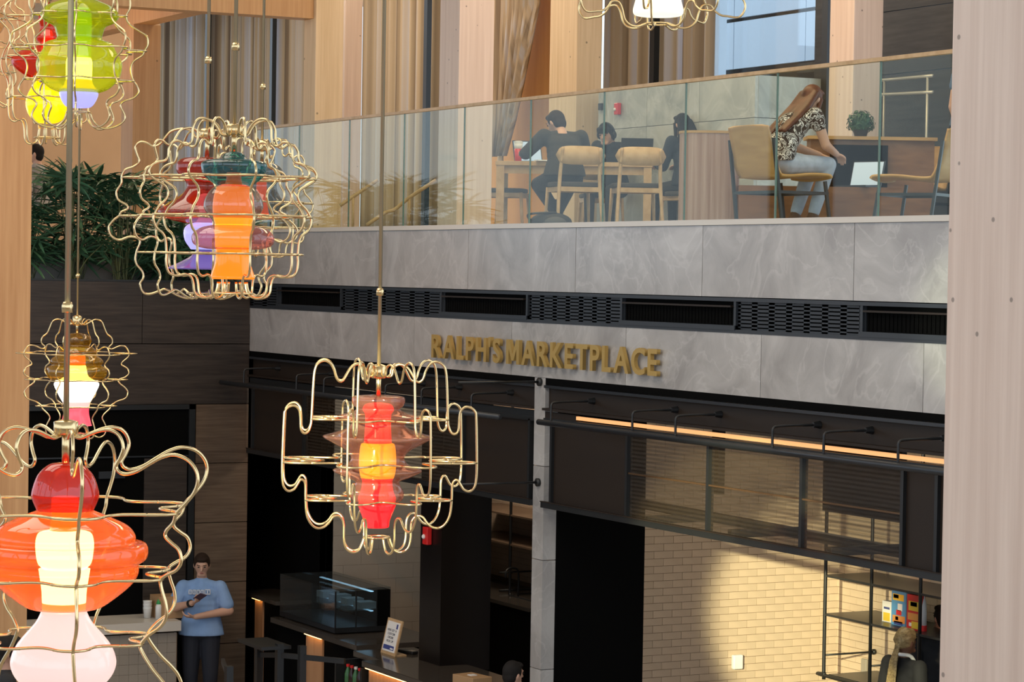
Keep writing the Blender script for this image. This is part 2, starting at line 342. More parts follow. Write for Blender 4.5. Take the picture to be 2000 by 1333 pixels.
# --- shop bays: header, ledge, screens, bottom beam
def bay(name, xa, xb, posts, screens, label, lit):
    t = thing(name, (xa, 10, ZBB), label, 'canopy')
    g = MB().box((xa, 10.0, 3.69), (xb, 10.30, ZSB)); g.build('header', M['blackm'], t)
    MB().box((xa, 9.985, 3.665), (xb, 10.02, 3.688)).build('header_edge', M['steel'], t)
    MB().box((xa, 10.035, 3.50), (xb, 10.06, 3.67)).build('header_panel', M['bronze'], t)
    MB().box((xa, 9.97, 3.482), (xb, 10.06, 3.502)).build('ledge', M['bronze'], t)
    if lit: MB().box((xa, 10.0, 3.40), (fx(1125, 10, 830), 10.03, 3.47)).build('led_housing', M['bronze'], t)
    if lit: MB().box((fx(1125, 10, 830), 10.0, 3.432), (xb, 10.03, 3.460)).build('led_strip', M['led'], t)
    else: MB().box((xa, 10.0, 3.40), (xb, 10.03, 3.47)).build('led_housing', M['black'], t)
    MB().box((xa, 9.985, 3.385), (xb, 10.04, 3.42)).build('top_rail', M['black'], t)
    g = MB().box((xa, 9.97, ZBB), (xb, 10.05, ZBB+.045)); g.build('bottom_beam', M['black'], t)
    MB().box((xa, 9.962, ZBB+.046), (xb, 9.985, ZBB+.054)).build('beam_edge', M['bronze'], t)
    for px in posts:
        x = fx(px, 10, 950); MB().box((x-.016, 9.985, ZBB+.04), (x+.016, 10.035, 3.40)).build('post', M['black'], t)
    for a, b, sc in screens:
        a, b = fx(a, 10, 950), fx(b, 10, 950)
        MB().box((a+.01, 10.012, ZBB+.05), (b-.01, 10.018, 3.39)).build('wire_screen' if sc else 'solid_panel', M['screen'] if sc else M['bronze'], t)
    return t
rb = bay('shop_canopy', xp1, XR, [1077, 1225, 1384, 1567, 1765, 1832], [(1077, 1225, 0), (1225, 1384, 1), (1384, 1567, 1), (1567, 1765, 1), (1765, 2000, 0)],
         'black steel canopy with wire screens and a lit warm strip above cream bricks', True)
MB().beam(onY(1228, 925, 9.995), onY(1764, 1005, 9.995), .012, .012).build('mid_rail', plain('lit_bronze_rod', (.16, .09, .045), .35, .6), rb)  # rod colour lightened to look lit
lb = bay('shop_canopy', XL+.02, xp0, [492, 592, 690, 905, 1034], [(487, 592, 0), (592, 690, 1), (690, 905, 1), (905, 1036, 0)],
         'unlit black steel canopy reaching the dark wood wall', False)
# steel framing behind the right screens
fr = thing('canopy_truss', (fx(1500, 11), 11, 2.9), 'dark steel bracing seen through the lit wire screens', 'bracing')
MB().beam(onY(1255, 985, 10.75), onY(1800, 1092, 10.75)+Vector((2, 0, 0)), .07, .07).build('rear_beam', M['black'], fr)
for a, b in (((1262, 1016), (1372, 1002)), ((1425, 1043), (1562, 1030)), ((1620, 1078), (1760, 1066))):
    MB().beam(onY(*a, 10.1), Vector((onY(*a, 10.1).x, 10.75, onY(*a, 10.1).z)), .05, .06).build('bracket', M['black'], fr)
x = fx(1402, 10.75, 950); MB().box((x-.05, 10.72, 2.9), (x+.05, 10.78, 3.7)).build('hanger', M['bronze'], fr)
MB().box((fx(1606, 10.6, 1000), 10.6, 2.92), (fx(1760, 10.6, 1000), 10.64, 3.6)).build('duct_panel', M['bronze'], fr)
# --- round light bars on bent arms
def light_bar(xa, xb, arms, label):
    t = thing('light_bar', (xa, 9.65, 3.42), label, 'light bar')
    MB().tube([(xa, 9.65, 3.423), (xb, 9.65, 3.423)], .024, 14).build('bar', M['steel'], t, smooth=True)
    for px, py in arms:
        X = fx(px, 10.03, py)
        a = MB().tube(smooth_path([(X, 10.03, 3.595), (X, 9.80, 3.592), (X, 9.69, 3.588), (X, 9.655, 3.575), (X, 9.65, 3.53), (X, 9.65, 3.43)], 5), .0095, 8)
        a = a.build('arm', M['black'], t, smooth=True)
        MB().tube([(X, 10.034, 3.595), (X, 9.98, 3.595)], [.028, .018], 12).build('flange', M['black'], a)
light_bar(fx(1052, 9.65, 826), XR, [(1159, 787), (1321, 802), (1407, 810), (1600, 830), (1702, 840), (1850, 850)], 'long dark round light bar over the lit strip')
light_bar(XL+.1, fx(976, 9.65, 815), [(545, 730), (650, 735), (705, 740), (828, 750), (900, 756), (1000, 765)], 'dark round light bar on the unlit canopy')
for z, n in ((3.71, .75), (2.885, .70)):
    X = (xp0+xp1)/2+.01
    t = thing('tie_rod', (X, 10, z), 'thin black tie rod with round flange on the stone pier, '+('upper' if z > 3 else 'lower'), 'rod')
    MB().tube([(X, 9.995, z), (X, 9.995-n, z)], .010, 8).build('rod', M['black'], t, smooth=True)
    MB().tube([(X, 9.998, z), (X, 9.975, z)], .034, 14).build('flange', M['black'], t, smooth=True)
# --- shop interior walls
XSW, YBW = -19.8, 14.0
MB().box((xp1-.02, 10.12, 0), (xp1+.0, 10.97, 3.76)).build('wall_shop_return', M['blackm'], **S)
BL, BH = .2033, .0676
bmesh_y = MB().box((-.01, -.0998, -.0318), (.006, .0998, .0318)).mesh('brick', M['brick'])
bmesh_x = MB().box((-.0998, -.006, -.0318), (.0998, .01, .0318)).mesh('brick', M['brick'])
ws = thing('wall_shop_side', (XSW, YBW, 0), 'cream glazed brick side wall inside the lit shop bay', 'wall', kind='structure')
MB().box((XSW-.12, 11.0, 0), (XSW, YBW+.1, 3.76)).build('mortar', M['mortar'], ws)
wk = thing('wall_shop_back', (XSW, YBW, 0), 'cream glazed brick wall behind the pipe shelving', 'wall', kind='structure')
MB().box((-30, YBW, 0), (XR, YBW+.12, 3.76)).build('mortar', M['mortar'], wk)
def lay(axis, parent, u0, u1, z0, z1, far):
    st = MB(); r = 0; z = BH/2; cnt = 0
    while z < z1:
        u = u0+BL/2 - (BL/2 if r % 2 else 0)
        while u < u1+BL*.4:
            if z > z0:
                if far(u, z):
                    if axis == 'y': st.box((XSW-.01, u-.1005, z-.0322), (XSW+.004, min(u+.099, YBW), z+.0315))
                    else: st.box((u-.1005, YBW-.004, z-.0322), (u+.1005, YBW+.01, z+.0322))
                else:
                    o = link('brick', bmesh_y if axis == 'y' else bmesh_x, parent, True); cnt += 1
                    o.location = Vector((XSW, u, z))-parent.location if axis == 'y' else Vector((u, YBW, z))-parent.location
            u += BL
        z += BH; r += 1
    if st.v:
        st.build('bricks_in_shade', M['brick'], parent, kind='stuff')
lay('y', ws, YBW-BL*11, YBW-BL*.1, .7, 3.7, lambda u, z: z > 2.72)
lay('x', wk, XSW+.01, -17.9, .7, 3.7, lambda u, z: z > 2.72)
lay('x', wk, -27.7, -25.3, 1.0, 3.7, lambda u, z: True)
# left bay: black partition, tiled return, black column
MB().box((-30.1, 10.0, 0), (-30, 14.1, 3.76)).build('wall_shop_end', M['tile'], **S)
MB().box((-30, 9.96, 0), (XL-.81, 10.04, 3.99)).build('wall_shop_outer', M['blackm'], **S)
MB().box((-27, 10.60, 0), (-24.05, 10.68, 3.76)).build('wall_shop_left', M['blackm'], **S)
wt = thing('wall_shop_tile', (-24.05, 11, 0), 'grey beige tiled wall behind the food display case', 'wall', kind='structure')
MB().box((-24.2, 10.6, 0), (-24.056, 12.2, 3.76)).build('grout', M['mortar'], wt)
for r in range(22):
    for c in range(4):
        y0 = 10.6+.4*c-(.2 if r % 2 else 0); z0 = .31+r*.155
        MB().box((-24.06, max(y0, 10.6)+.001, z0+.001), (-24.05, min(12.2, y0+.399), z0+.154)).build('wall_tile', M['tile'], wt)
xc0, xc1 = fx(820, 10.15, 1150), fx(861, 10.15, 1150)
MB().box((xc0, 10.15, 1.0), (xc1, fy(958, xc1, 1150), 3.76)).build('wall_column', plain('polished_black_panel', (.006, .0045, .004), .3, spec=.3), **S)
# --- dark wood wall on the left, panel by panel
wl = thing('wall_left', (XL, 9, 0), 'dark stained wood panel wall under the palm planter', 'wall', kind='structure')
MB().box((XL-.8, 3.0, 0), (XL-.03, 10.0, 3.99)).build('backing', M['blackm'], wl)
yl = lambda px, py=700: onX(px, py, XL).y
zl = lambda px, py: onX(px, py, XL).z
zA, zB, zC = zl(300, 672), zl(300, 791), 4.455
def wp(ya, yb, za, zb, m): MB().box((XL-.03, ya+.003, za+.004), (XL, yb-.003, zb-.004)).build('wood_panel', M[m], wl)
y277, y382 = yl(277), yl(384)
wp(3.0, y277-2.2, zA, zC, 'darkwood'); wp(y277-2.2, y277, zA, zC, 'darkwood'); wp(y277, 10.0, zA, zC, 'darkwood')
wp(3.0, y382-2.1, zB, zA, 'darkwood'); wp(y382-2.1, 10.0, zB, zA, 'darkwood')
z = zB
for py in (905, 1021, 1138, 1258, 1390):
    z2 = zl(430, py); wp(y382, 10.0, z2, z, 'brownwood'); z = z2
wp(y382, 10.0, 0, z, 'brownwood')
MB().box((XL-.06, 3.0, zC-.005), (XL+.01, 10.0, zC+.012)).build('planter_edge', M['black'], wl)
# kitchen hatch in the wood wall
ha = thing('kitchen_hatch', (XL, 8, 1.2), 'dark serving hatch with black frame in the wood wall', 'hatch')
MB().box((XL-.028, 3.0, 0), (XL-.012, y382-.01, zB-.005)).build('dark_opening_sheet', M['blackm'], ha)  # flat black sheet in place of the hatch's shaded interior
g = MB().box((XL-.02, y382-.075, 0), (XL+.012, y382-.01, zB)); g.box((XL-.02, 3.0, zB-.05), (XL+.012, y382-.01, zB)); g.build('frame', M['black'], ha)
z1 = zl(250, 893); MB().box((XL-.02, 3, z1-.008), (XL+.004, y382-.07, z1+.008)).build('shutter_edge', M['steel'], ha)
MB().box((XL-.01, yl(195), zl(220, 935)), (XL+.02, yl(246), zl(220, 921))).build('ticket_printer', M['steel'], ha)
p = onX(285, 779, XL)
MB().box((XL-.012, y382-.55, 0.9), (XL, y382-.09, z1-.02)).build('inner_door', M['darkwood'], ha)
# tiled counter in front of the hatch
XC = XL+.62
co = thing('service_counter', (XC, 7.5, 0), 'tiled service counter with pale top beneath the serving hatch', 'counter')
zt = 1.06
yc1 = onX(352, 1215, XC).y
MB().box((XL+.02, 3.0, 0), (XC-.03, yc1-.02, zt-.13)).build('body', M['mortar'], co)
MB().box((XL+.02, 3.0, zt-.10), (XC+.03, yc1, zt)).build('worktop', M['palequartz'], co)
for r in range(8):
    for c in range(16):
        y0 = yc1-.03-.1*(c+1); zt0 = zt-.12-.1*(r+1)
        if y0 > yc1-1.7: MB().box((XC-.031, y0+.001, zt0+.001), (XC-.018, y0+.099, zt0+.099)).build('tile', M['tile'], co)
# --- timber columns
def column(pl, pc, pr, Y, z0, z1, name, label, m='timber', m2=None, py=200):
    xa, xb = fx(pl, Y, py), fx(pc, Y, py); yb = fy(pr, xb, py)
    t = MB(); t.box((xa, Y, z0), (xb, max(yb, Y+.12), z1))
    return t.build(name, M[m], label=label, cat='column', bevel=.006)
column(592, 615, 669, 10.75, 4.97, 11, 'timber_column', 'square yellowish timber post carrying the low beam end', 'timber')
column(664, 672, 706, 12.6, 4.97, 8.5, 'timber_column', 'slim pinkish timber post set back beside the curtains', 'timber_pink')
column(857, 895, 963, 10.75, 4.97, 8.5, 'timber_column', 'stout pale timber post to the side of the tied curtain', 'timber_pink')
column(1072, 1125, 1174, 14.1, 4.97, 8.5, 'timber_column', 'broad timber post behind the study table', 'timber')
column(1618, 1665, 1722, 13.9, 4.97, 8.5, 'timber_column', 'pale pinkish timber post beyond the round green plant', 'timber_pink')
MB().box((fx(1850, 5.45, 600), 5.45, 0), (fx(1850, 5.45, 600)+.62, 5.9, 11)).build('timber_column', M['timber_pink'], label='huge pale pinkish timber column speckled with nail holes', cat='column')
xl = fx(58, 6.3, 700); MB().box((xl-.45, 5.85, 0), (xl, 6.3, 11)).build('timber_column', M['timber_warmlit'], label='orange lit timber column beside the dark wood wall', cat='column')
# pavilion beams on the left
zb = 7.25
pb = onZ(600, 23, zb); xb0 = fx(592, 10.75, 200)
MB().box((xb0, 5.0, zb), (xb0+.25, 10.75, zb+.45)).build('timber_beam', M['timber_warmlit'], label='deep orange timber beam running out from the yellowish post', cat='beam')
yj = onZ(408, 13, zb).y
MB().box((xb0-4, yj, zb), (xb0, yj+.22, zb+.4)).build('timber_beam', M['timber_warmlit'], label='timber cross beam above the left curtains', cat='beam')
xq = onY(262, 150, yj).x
MB().box((xq-.38, yj-.01, 4.6), (xq, yj+.3, zb)).build('timber_column', M['timber_warmlit'], label='dim orange timber post behind the palms', cat='column')
MB().box((-40, 5.0, zb+.4), (xb0, yj+.2, zb+.55)).build('ceiling_pavilion', M['ceil'], **S)
MB().box((-36, 6.0, 4.5), (-35.8, 13.0, 8.5)).build('wall_upper_left', M['beigewall'], **S)
# --- window wall of the upper floor
YW = 15.6
win = thing('window_1', (-25, YW, 5), 'tall dark framed window wall behind the upper floor', 'window', kind='structure')
for px in (404, 531, 832, 1275, 1612): x = fx(px, YW, 150); x = fx(px, YW-.55, 150); MB().box((x-.05, YW-.57, 4.98), (x+.05, YW-.50, 10.4)).build('mullion', M['black'], win)
xe = [fx(p_, YW, 150) for p_ in (265, 404, 531, 832, 1070, 1275, 1612)]
for a, b in zip(xe[:-1], xe[1:]): MB().box((a+.04, YW-.006, 5.0), (b-.04, YW+.006, 8.5)).build('window_pane', M['winglass'], win)
x0, x1 = fx(1390, YW, 100), fx(1404, YW, 100); MB().box((x0, YW-.15, 5), (x1, YW+.1, 8.5)).build('window_jamb', M['cladding'], win)
MB().box((-45, YW-.1, 8.5), (XR, YW+.1, 10.4)).build('wall_upper_header', M['ceil'], **S)
x0 = fx(1607, YW, 60); MB().box((x0, YW-.1, 5), (x0+.25, YW+.2, 8.5)).build('window_jamb', M['slate'], win)
# white clad building outside
YO = 22.0
ob = thing('clad_building', (-30, YO, 0), 'white panel clad building seen through the upper window', 'building')
MB().box((fx(1330, YO, 80), YO+.05, 0), (fx(1722, YO, 80), YO+.3, 12)).build('wall', M['blackm'], ob)
zz = [onY(1405, y_, YO).z for y_ in (142, 44, -54, -160)]; zz = [zz[0]-1.6, zz[0]-.75]+zz[0:]
xs = [fx(p_, YO, 80) for p_ in (1330, 1433, 1573, 1720)]
for za, zb2 in ((zz[2]+.03, zz[3]-.03), (zz[3]+.03, zz[4]-.03), (zz[4]+.03, zz[5])):
    for a, b in zip(xs[:-1], xs[1:]): MB().box((a+.01, YO, za), (b-.01, YO+.05, zb2)).build('cladding_panel', M['cladding'], ob)
# dark slate wall at the right end of the upper floor
sl = thing('wall_upper_right', (-16, 14.8, 5), 'dark slate panel wall beyond the last balustrade pane', 'wall', kind='structure')
x0, x1 = fx(1715, 14.8, 60), fx(1990, 14.8, 60); zs = [4.97, onY(1790, 140, 14.8).z, onY(1790, 15, 14.8).z, 8.5]
for a, b in zip(zs[:-1], zs[1:]): MB().box((x0, 14.8, a+.004), (x1, 14.9, b-.004)).build('slate_panel', M['slate'], sl)
# stone clad stair core with a half height top
YC = 14.25; xk = fx(1474, YC, 235); xk0 = fx(1168, YC, 250); zt1 = onY(1474, 146, YC).z; zj = onY(1474, 229.5, YC).z; yk = fy(1625, xk, 200)
cw = thing('wall_stair_core', (xk, YC, 5), 'pale veined stone half wall carrying the red fire alarm', 'wall', kind='structure')
n = 3; w = (xk-xk0)/n
for k in range(n):
    for a, b in ((4.97, zj), (zj, zt1)): MB().box((xk0+k*w+.003, YC, a+.003), (xk0+(k+1)*w-.003, YC+.04, b-.003)).build('stone_panel', M['stone_green'], cw)
for a, b in ((4.97, zj), (zj, zt1)): MB().box((xk-.04, YC+.04, a+.003), (xk, yk+.6, b-.003)).build('stone_panel', M['stone_green'], cw)
MB().box((xk0, YC+.04, 4.97), (xk-.04, YC+.3, zt1-.01)).build('backing', M['blackm'], cw)
# orange wood panel behind the tied curtain
MB().box((fx(955, 14.5, 200), 14.5, 4.97), (fx(1073, 14.5, 200), 14.6, 8.5)).build('wall_upper_panel', wood('orange_panel', (.58, .27, .06), (.66, .33, .09), (8, 8, 1)), **S)
# --- far side of the atrium (seen only as reflections)
for k in range(9):
    x = -46+5.5*k
    MB().box((x, -11.5, 0), (x+.5, -11, 11)).build('timber_column', M['timber_pink'], label='tall timber column of the far glazed side of the atrium', cat='column', group='columns on the far side of the atrium')
MB().box((-46, -11.6, 0), (2, -11.3, 3.6)).build('wall_far', M['stone'], **S)
MB().box((2.5, -12, 0), (2.7, 10, 3.4)).build('wall_right', M['beigewall'], **S)
# --- glass balustrade
bl = thing('glass_balustrade', (-17, 10.05, ZS), 'frameless glass balustrade with slim timber handrail along the upper floor', 'balustrade')
xs = [-13.84+1.22*k for k in range(-9, 6)]
xs = [max(XL+.02, x) for x in xs if x > XL-1.0]
for a, b in zip(xs[:-1], xs[1:]):
    MB().box((a+.007, 10.045, ZS+.005), (b-.007, 10.058, ZR-.02)).build('glass_pane', M['glass'], bl)
    if b < -10: MB().box((b-.007, 10.046, ZS+.005), (b+.005, 10.057, ZR-.02)).build('joint_seal', plain('green_glass_edge', (.10, .16, .12), .3) if 'edge' not in M else M['edge'], bl)
MB().box((XL, 10.03, ZR-.022), (XR, 10.075, ZR+.004)).build('handrail', M['oak'], bl)
# ------------------------------------------------------------------ pendant lamps
GL = {}
def G_(k, *a, **kw):
    if k not in GL: GL[k] = tinted(k, *a, **kw)
    return GL[k]
def L_(k, col, s):
    if k not in GL: GL[k] = glow(k, col, s)
    return GL[k]
def pendant(label, cx, y_hub, d, zs, wire, rings, bottom, glass, lights, nw=8, phase=.2, angles=None, wr=.0053, rod_top=11.0, hub=(30, 70), stem=None, mod=.17, wob=3):
    """cx, y_hub: photo pixel of the collar; d: distance in metres; zs: zoom of the measured outline; wire/rings/glass: outlines (radius, height) about the collar"""
    k = d/F/zs; o = onD(cx, y_hub, d); y0 = wire['y0']
    t = thing('pendant_lamp', o, label, 'lamp', 'glass and wire pendant lamps')
    P = lambda r, y: (r*k, -(y-y0)*k)
    # collar and rod
    rod = MB().tube([(0, 0, 0), (0, 0, rod_top-o.z)], .0085, 8).build('rod', M['rodm'], t, smooth=True, local=True)
    MB().lathe([(.016, .0), (.016, .02), (.012, .03)], 12, (0, 0, .32)).build('coupling', M['brass'], rod, smooth=True, local=True)
    MB().tube([(0, 0, rod_top-o.z-.03), (0, 0, rod_top-o.z)], .06, 16).build('canopy', M['brass'], t, local=True)
    h = (hub[1]-hub[0])*k*.9
    MB().lathe([(.012, h*.75), (.030, h*.6), (.034, h*.55), (.034, -h*.5), (.028, -h*.6)], 20).build('collar', M['brass'], t, smooth=True, local=True)
    if stem: MB().tube([(0, 0, 0), (0, 0, -(stem-y0)*k)], .011, 10).build('stem', M['brass'], t, smooth=True, local=True)
    # cage wires
    prof = [P(*p) for p in wire['p']]
    prof = smooth_path([(a, 0, b) for a, b in prof], 4)
    me = MB().tube(prof, wr, 7).mesh('cage_wire', M['brass'], True)
    A = angles or [phase+2*math.pi*i/nw for i in range(nw)]; A = sorted(a % (2*math.pi) for a in A)
    for a in A:
        w = link('cage_wire', me, t, True); w.rotation_euler = (0, 0, a)
    N = len(A)
    def warped(th):
        for i in range(N):
            a, b = A[i], A[(i+1) % N] + (2*math.pi if i == N-1 else 0)
            for q in (th, th+2*math.pi):
                if a <= q < b: return (q-a)/(b-a)
        return 0
    for r, y in rings:
        pts = []; n = N*24
        for i in range(n):
            th = 2*math.pi*i/n; f = warped(th)
            rr = r*(1-mod*(1-math.cos(2*math.pi*f))*.5 - mod*.55*(1-math.cos(2*math.pi*f*wob))*.5 )
            th2 = th + .10*math.sin(2*math.pi*f*2)*2*math.pi/N
            pts.append((rr*k*math.cos(th2), rr*k*math.sin(th2), -(y-y0)*k))
        MB().tube(pts, wr*.85, 6, closed=True).build('cage_ring', M['brass'], t, smooth=True, local=True)
    if bottom:
        r, y = bottom; MB().tube([(r*k*math.cos(a/20*math.pi), r*k*math.sin(a/20*math.pi), -(y-y0)*k) for a in range(40)], wr*.85, 6, closed=True).build('base_ring', M['brass'], t, smooth=True, local=True)
    for nm, mt, pr in glass:
        pr = [(p[0], p[2]) for p in smooth_path([(a, 0, b) for a, b in [P(*q) for q in pr]], 4)]
        MB().lathe(pr, 48, caps=False).build(nm, mt, t, smooth=True, local=True)
    for nm, mt, pr in lights:
        pr = [(p[0], p[2]) for p in smooth_path([(a, 0, b) for a, b in [P(*q) for q in pr]], 3)]
        MB().lathe(pr, 40).build(nm, mt, t, smooth=True, local=True)
    return t
RED = L_('lit_red_glass', (.95, .012, .018), .9); ORG = L_('lit_orange_glass', (1, .17, .003), 1.35); AMB = L_('lit_amber_glass', (1, .36, .004), 1.65)
WHT = L_('lit_white_glass', (1, .93, .70), 4.5); PNK = L_('lit_pink_white_glass', (1, .66, .60), .78); ROSE = L_('lit_rose_glass', (.95, .10, .14), .95)
LAV = L_('lit_lavender_glass', (.42, .40, .95), .95); YEL = L_('lit_yellow_glass', (1, .58, .0), 1.25); GRN = L_('lit_green_glass', (.35, .60, .02), .8); REDO = L_('lit_red_orange_glass', (1, .08, .012), 1.0)
# central lamp: smoky flanged glass
rad = lambda *a: [math.radians(x) for x in a]
VIEW = math.atan2(-cf.y, -cf.x)          # direction from lamps to the viewer
RIGHT = math.atan2(CR.y, CR.x)
ang = lambda *a: [RIGHT - math.radians(x) for x in a]   # 0 = to the right of the picture, 90 = towards the viewer
H = [(25, 262), (55, 272), (74, 262), (80, 232), (100, 207), (135, 205), (165, 225), (190, 265), (208, 292), (228, 298), (248, 278), (262, 235), (285, 198), (318, 184), (350, 195), (370, 225), (380, 300), (388, 490), (393, 540), (408, 574), (430, 582), (448, 560), (452, 500), (460, 455), (483, 432), (513, 434), (538, 455), (546, 500), (553, 735), (550, 840), (538, 880), (513, 898), (483, 888), (463, 860), (448, 838), (428, 842), (418, 872), (416, 950), (408, 1030), (383, 1080), (348, 1105), (308, 1100), (278, 1075), (258, 1048), (233, 1040), (208, 1052), (193, 1090), (190, 1180), (173, 1225), (138, 1245), (103, 1235), (83, 1200), (72, 1166)]
pendant('pendant with smoky brown flanged glass, red tube and tall hairpin brass wires', 740, 727, 10.7, 2.837, dict(y0=246, p=H), [(390, 505), (553, 740), (418, 950)], (72, 1163),
    [('outer_glass', G_('smoky_brown_glass', (.76, .55, .50), .17, .06, .06, (.45, .22, .17)), [(30, 372), (130, 380), (148, 400), (140, 432), (120, 450), (150, 470), (200, 483), (228, 495), (190, 510), (150, 535), (185, 565), (260, 590), (306, 606), (255, 640), (180, 680), (148, 725), (180, 765), (248, 792), (195, 825), (130, 850), (125, 870), (148, 915), (140, 955), (105, 978)])],
    [('upper_tube', RED, [(20, 415), (72, 425), (88, 455), (74, 480), (72, 540), (78, 640)]), ('bulb_tube', AMB, [(80, 641), (96, 655), (104, 740), (100, 800), (92, 835)]), ('lower_tube', RED, [(90, 836), (84, 860), (92, 910), (106, 945), (100, 974)]), ('end_cup', RED, [(104, 976), (104, 990), (85, 1040), (72, 1075), (68, 1108), (40, 1110)])],
    angles=ang(104, 56, 4, -34, -115, -165, 157), stem=372, hub=(215, 280), mod=.30)
# teal / pink lamp
CW = [(28, 185), (60, 203), (88, 192), (105, 160), (135, 125), (180, 105), (228, 113), (254, 160), (258, 220), (272, 258), (302, 268), (338, 246), (376, 252), (400, 288), (405, 335), (424, 366), (464, 376), (502, 396), (520, 430), (508, 462), (466, 490), (418, 520), (402, 560), (420, 602), (460, 642), (486, 690), (490, 725), (470, 770), (432, 802), (415, 842), (408, 925), (410, 965), (404, 1012), (384, 1044), (340, 1055), (290, 1046), (256, 1062), (242, 1102), (235, 1150), (214, 1176), (170, 1186), (124, 1172), (98, 1140), (88, 1090)]
pendant('pendant with teal disc on top and orange lit tube through a pink disc', 458, 254, 10.3, 3.1, dict(y0=168, p=CW), [(515, 455), (492, 688), (440, 918)], (120, 1158),
    [('upper_disc', G_('teal_glass', (.18, .52, .55), .12, .09, .03, (.06, .25, .28)), [(20, 298), (58, 312), (80, 340), (150, 350), (195, 368), (198, 400), (186, 440), (150, 476), (110, 502)]),
     ('neck', G_('smoke_teal_glass', (.55, .62, .60), .10, .09), [(108, 505), (150, 545), (178, 605), (176, 650), (140, 700), (112, 742)]),
     ('lower_disc', G_('pink_glass', (.85, .50, .50), .18, .09, .03, (.6, .3, .32)), [(114, 744), (190, 760), (240, 795), (250, 830), (232, 868), (170, 888), (108, 892)])],
    [('top_tube', REDO, [(44, 426), (48, 480), (60, 495), (98, 508)]), ('upper_tube', ORG, [(102, 512), (120, 570), (126, 640), (122, 700)]), ('bulb_tube', AMB, [(122, 701), (112, 745), (110, 820), (108, 880)]), ('end_skirt', ORG, [(106, 884), (102, 930), (112, 990), (130, 1045), (132, 1070), (90, 1072)])],
    nw=8, phase=RIGHT+.36, stem=300, hub=(140, 200))
DW = [(25, 200), (70, 205), (95, 170), (145, 155), (215, 170), (255, 210), (285, 250), (325, 265), (365, 245), (405, 240), (435, 270), (422, 320), (410, 360), (445, 390), (495, 410), (515, 450), (516, 490), (545, 540), (536, 590), (486, 620), (476, 645), (515, 665), (530, 690), (566, 720), (590, 760), (575, 810), (525, 835), (465, 815), (415, 822), (400, 850), (420, 905), (424, 970), (386, 1020), (376, 1060), (396, 1100), (376, 1150), (336, 1160), (276, 1140), (240, 1130), (155, 1170), (95, 1180), (70, 1140)]
pendant('pendant with red glass bell and lavender stacked globes, close beside the teal lamp', 405, 262, 11.6, 3.1, dict(y0=185, p=DW), [(515, 455), (530, 688), (420, 906)], (110, 1150),
    [('outer_glass', G_('red_glass', (.84, .17, .08), .2, .08, .03, (.60, .08, .02)), [(30, 328), (140, 332), (182, 365), (178, 420), (130, 470), (120, 510), (160, 560), (240, 610), (295, 660), (240, 700), (140, 724)])],
    [('upper_globe', LAV, [(20, 545), (48, 560), (58, 610), (42, 650), (45, 690), (60, 716)]), ('lower_globe', LAV, [(60, 720), (110, 735), (135, 770), (128, 830), (90, 885)]), ('end_skirt', L_('dim_purple_glass', (.16, .10, .38), .5), [(60, 890), (90, 925), (150, 960), (215, 990), (225, 1003), (100, 1006)])],
    nw=7, phase=RIGHT+math.pi, stem=330, hub=(160, 215))
pendant('pendant with smoky grey glass half hidden behind the teal lamp', 512, 285, 14.5, 3.1, dict(y0=168, p=[(a*.66, 168+(b-168)*.66) for a, b in CW]), [(340, 358), (325, 511), (290, 663)], (80, 820),
    [('outer_glass', G_('smoky_grey_glass', (.40, .46, .46), .12, .08), [(20, 260), (90, 280), (130, 330), (90, 400), (110, 470), (140, 520), (80, 580)])], [('tube', REDO, [(30, 350), (35, 500), (50, 600)])], nw=6, phase=.4, stem=260, hub=(140, 200))
# small amber lamp
FW = [(25, 275), (60, 290), (95, 272), (140, 250), (185, 265), (208, 315), (228, 358), (262, 388), (270, 432), (242, 464), (268, 476), (328, 452), (374, 460), (400, 510), (388, 542), (347, 578), (347, 600), (388, 626), (400, 662), (372, 692), (322, 712), (332, 742), (370, 772), (395, 812), (374, 856), (310, 880), (266, 912), (258, 935), (212, 980), (200, 1010), (216, 1045), (232, 1090), (214, 1140), (170, 1156), (110, 1130), (70, 1125)]
pendant('small pendant with stacked amber glass over a white and pink lit vase', 151, 627, 19.0, 3.92, dict(y0=262, p=FW), [(462, 511), (393, 712), (310, 915)], (70, 1128),
    [('outer_glass', G_('amber_glass', (.72, .52, .08), .16, .08, .03, (.5, .3, .03)), [(20, 354), (70, 364), (108, 395), (110, 420), (95, 452), (128, 468), (150, 500), (152, 525), (190, 552), (205, 580), (190, 600), (224, 622), (232, 665), (205, 708), (160, 722)])],
    [('upper_tube', ORG, [(20, 515), (60, 525), (66, 560), (66, 604)]), ('vase', WHT, [(70, 606), (76, 640), (92, 690), (160, 732), (170, 756), (140, 822), (108, 880)]), ('vase_foot', PNK, [(107, 882), (96, 912), (94, 920)]), ('end_cup', ROSE, [(96, 922), (98, 980), (116, 1055), (116, 1066), (60, 1068)])],
    nw=6, phase=RIGHT+.3, stem=355, hub=(225, 290), wr=.0055)
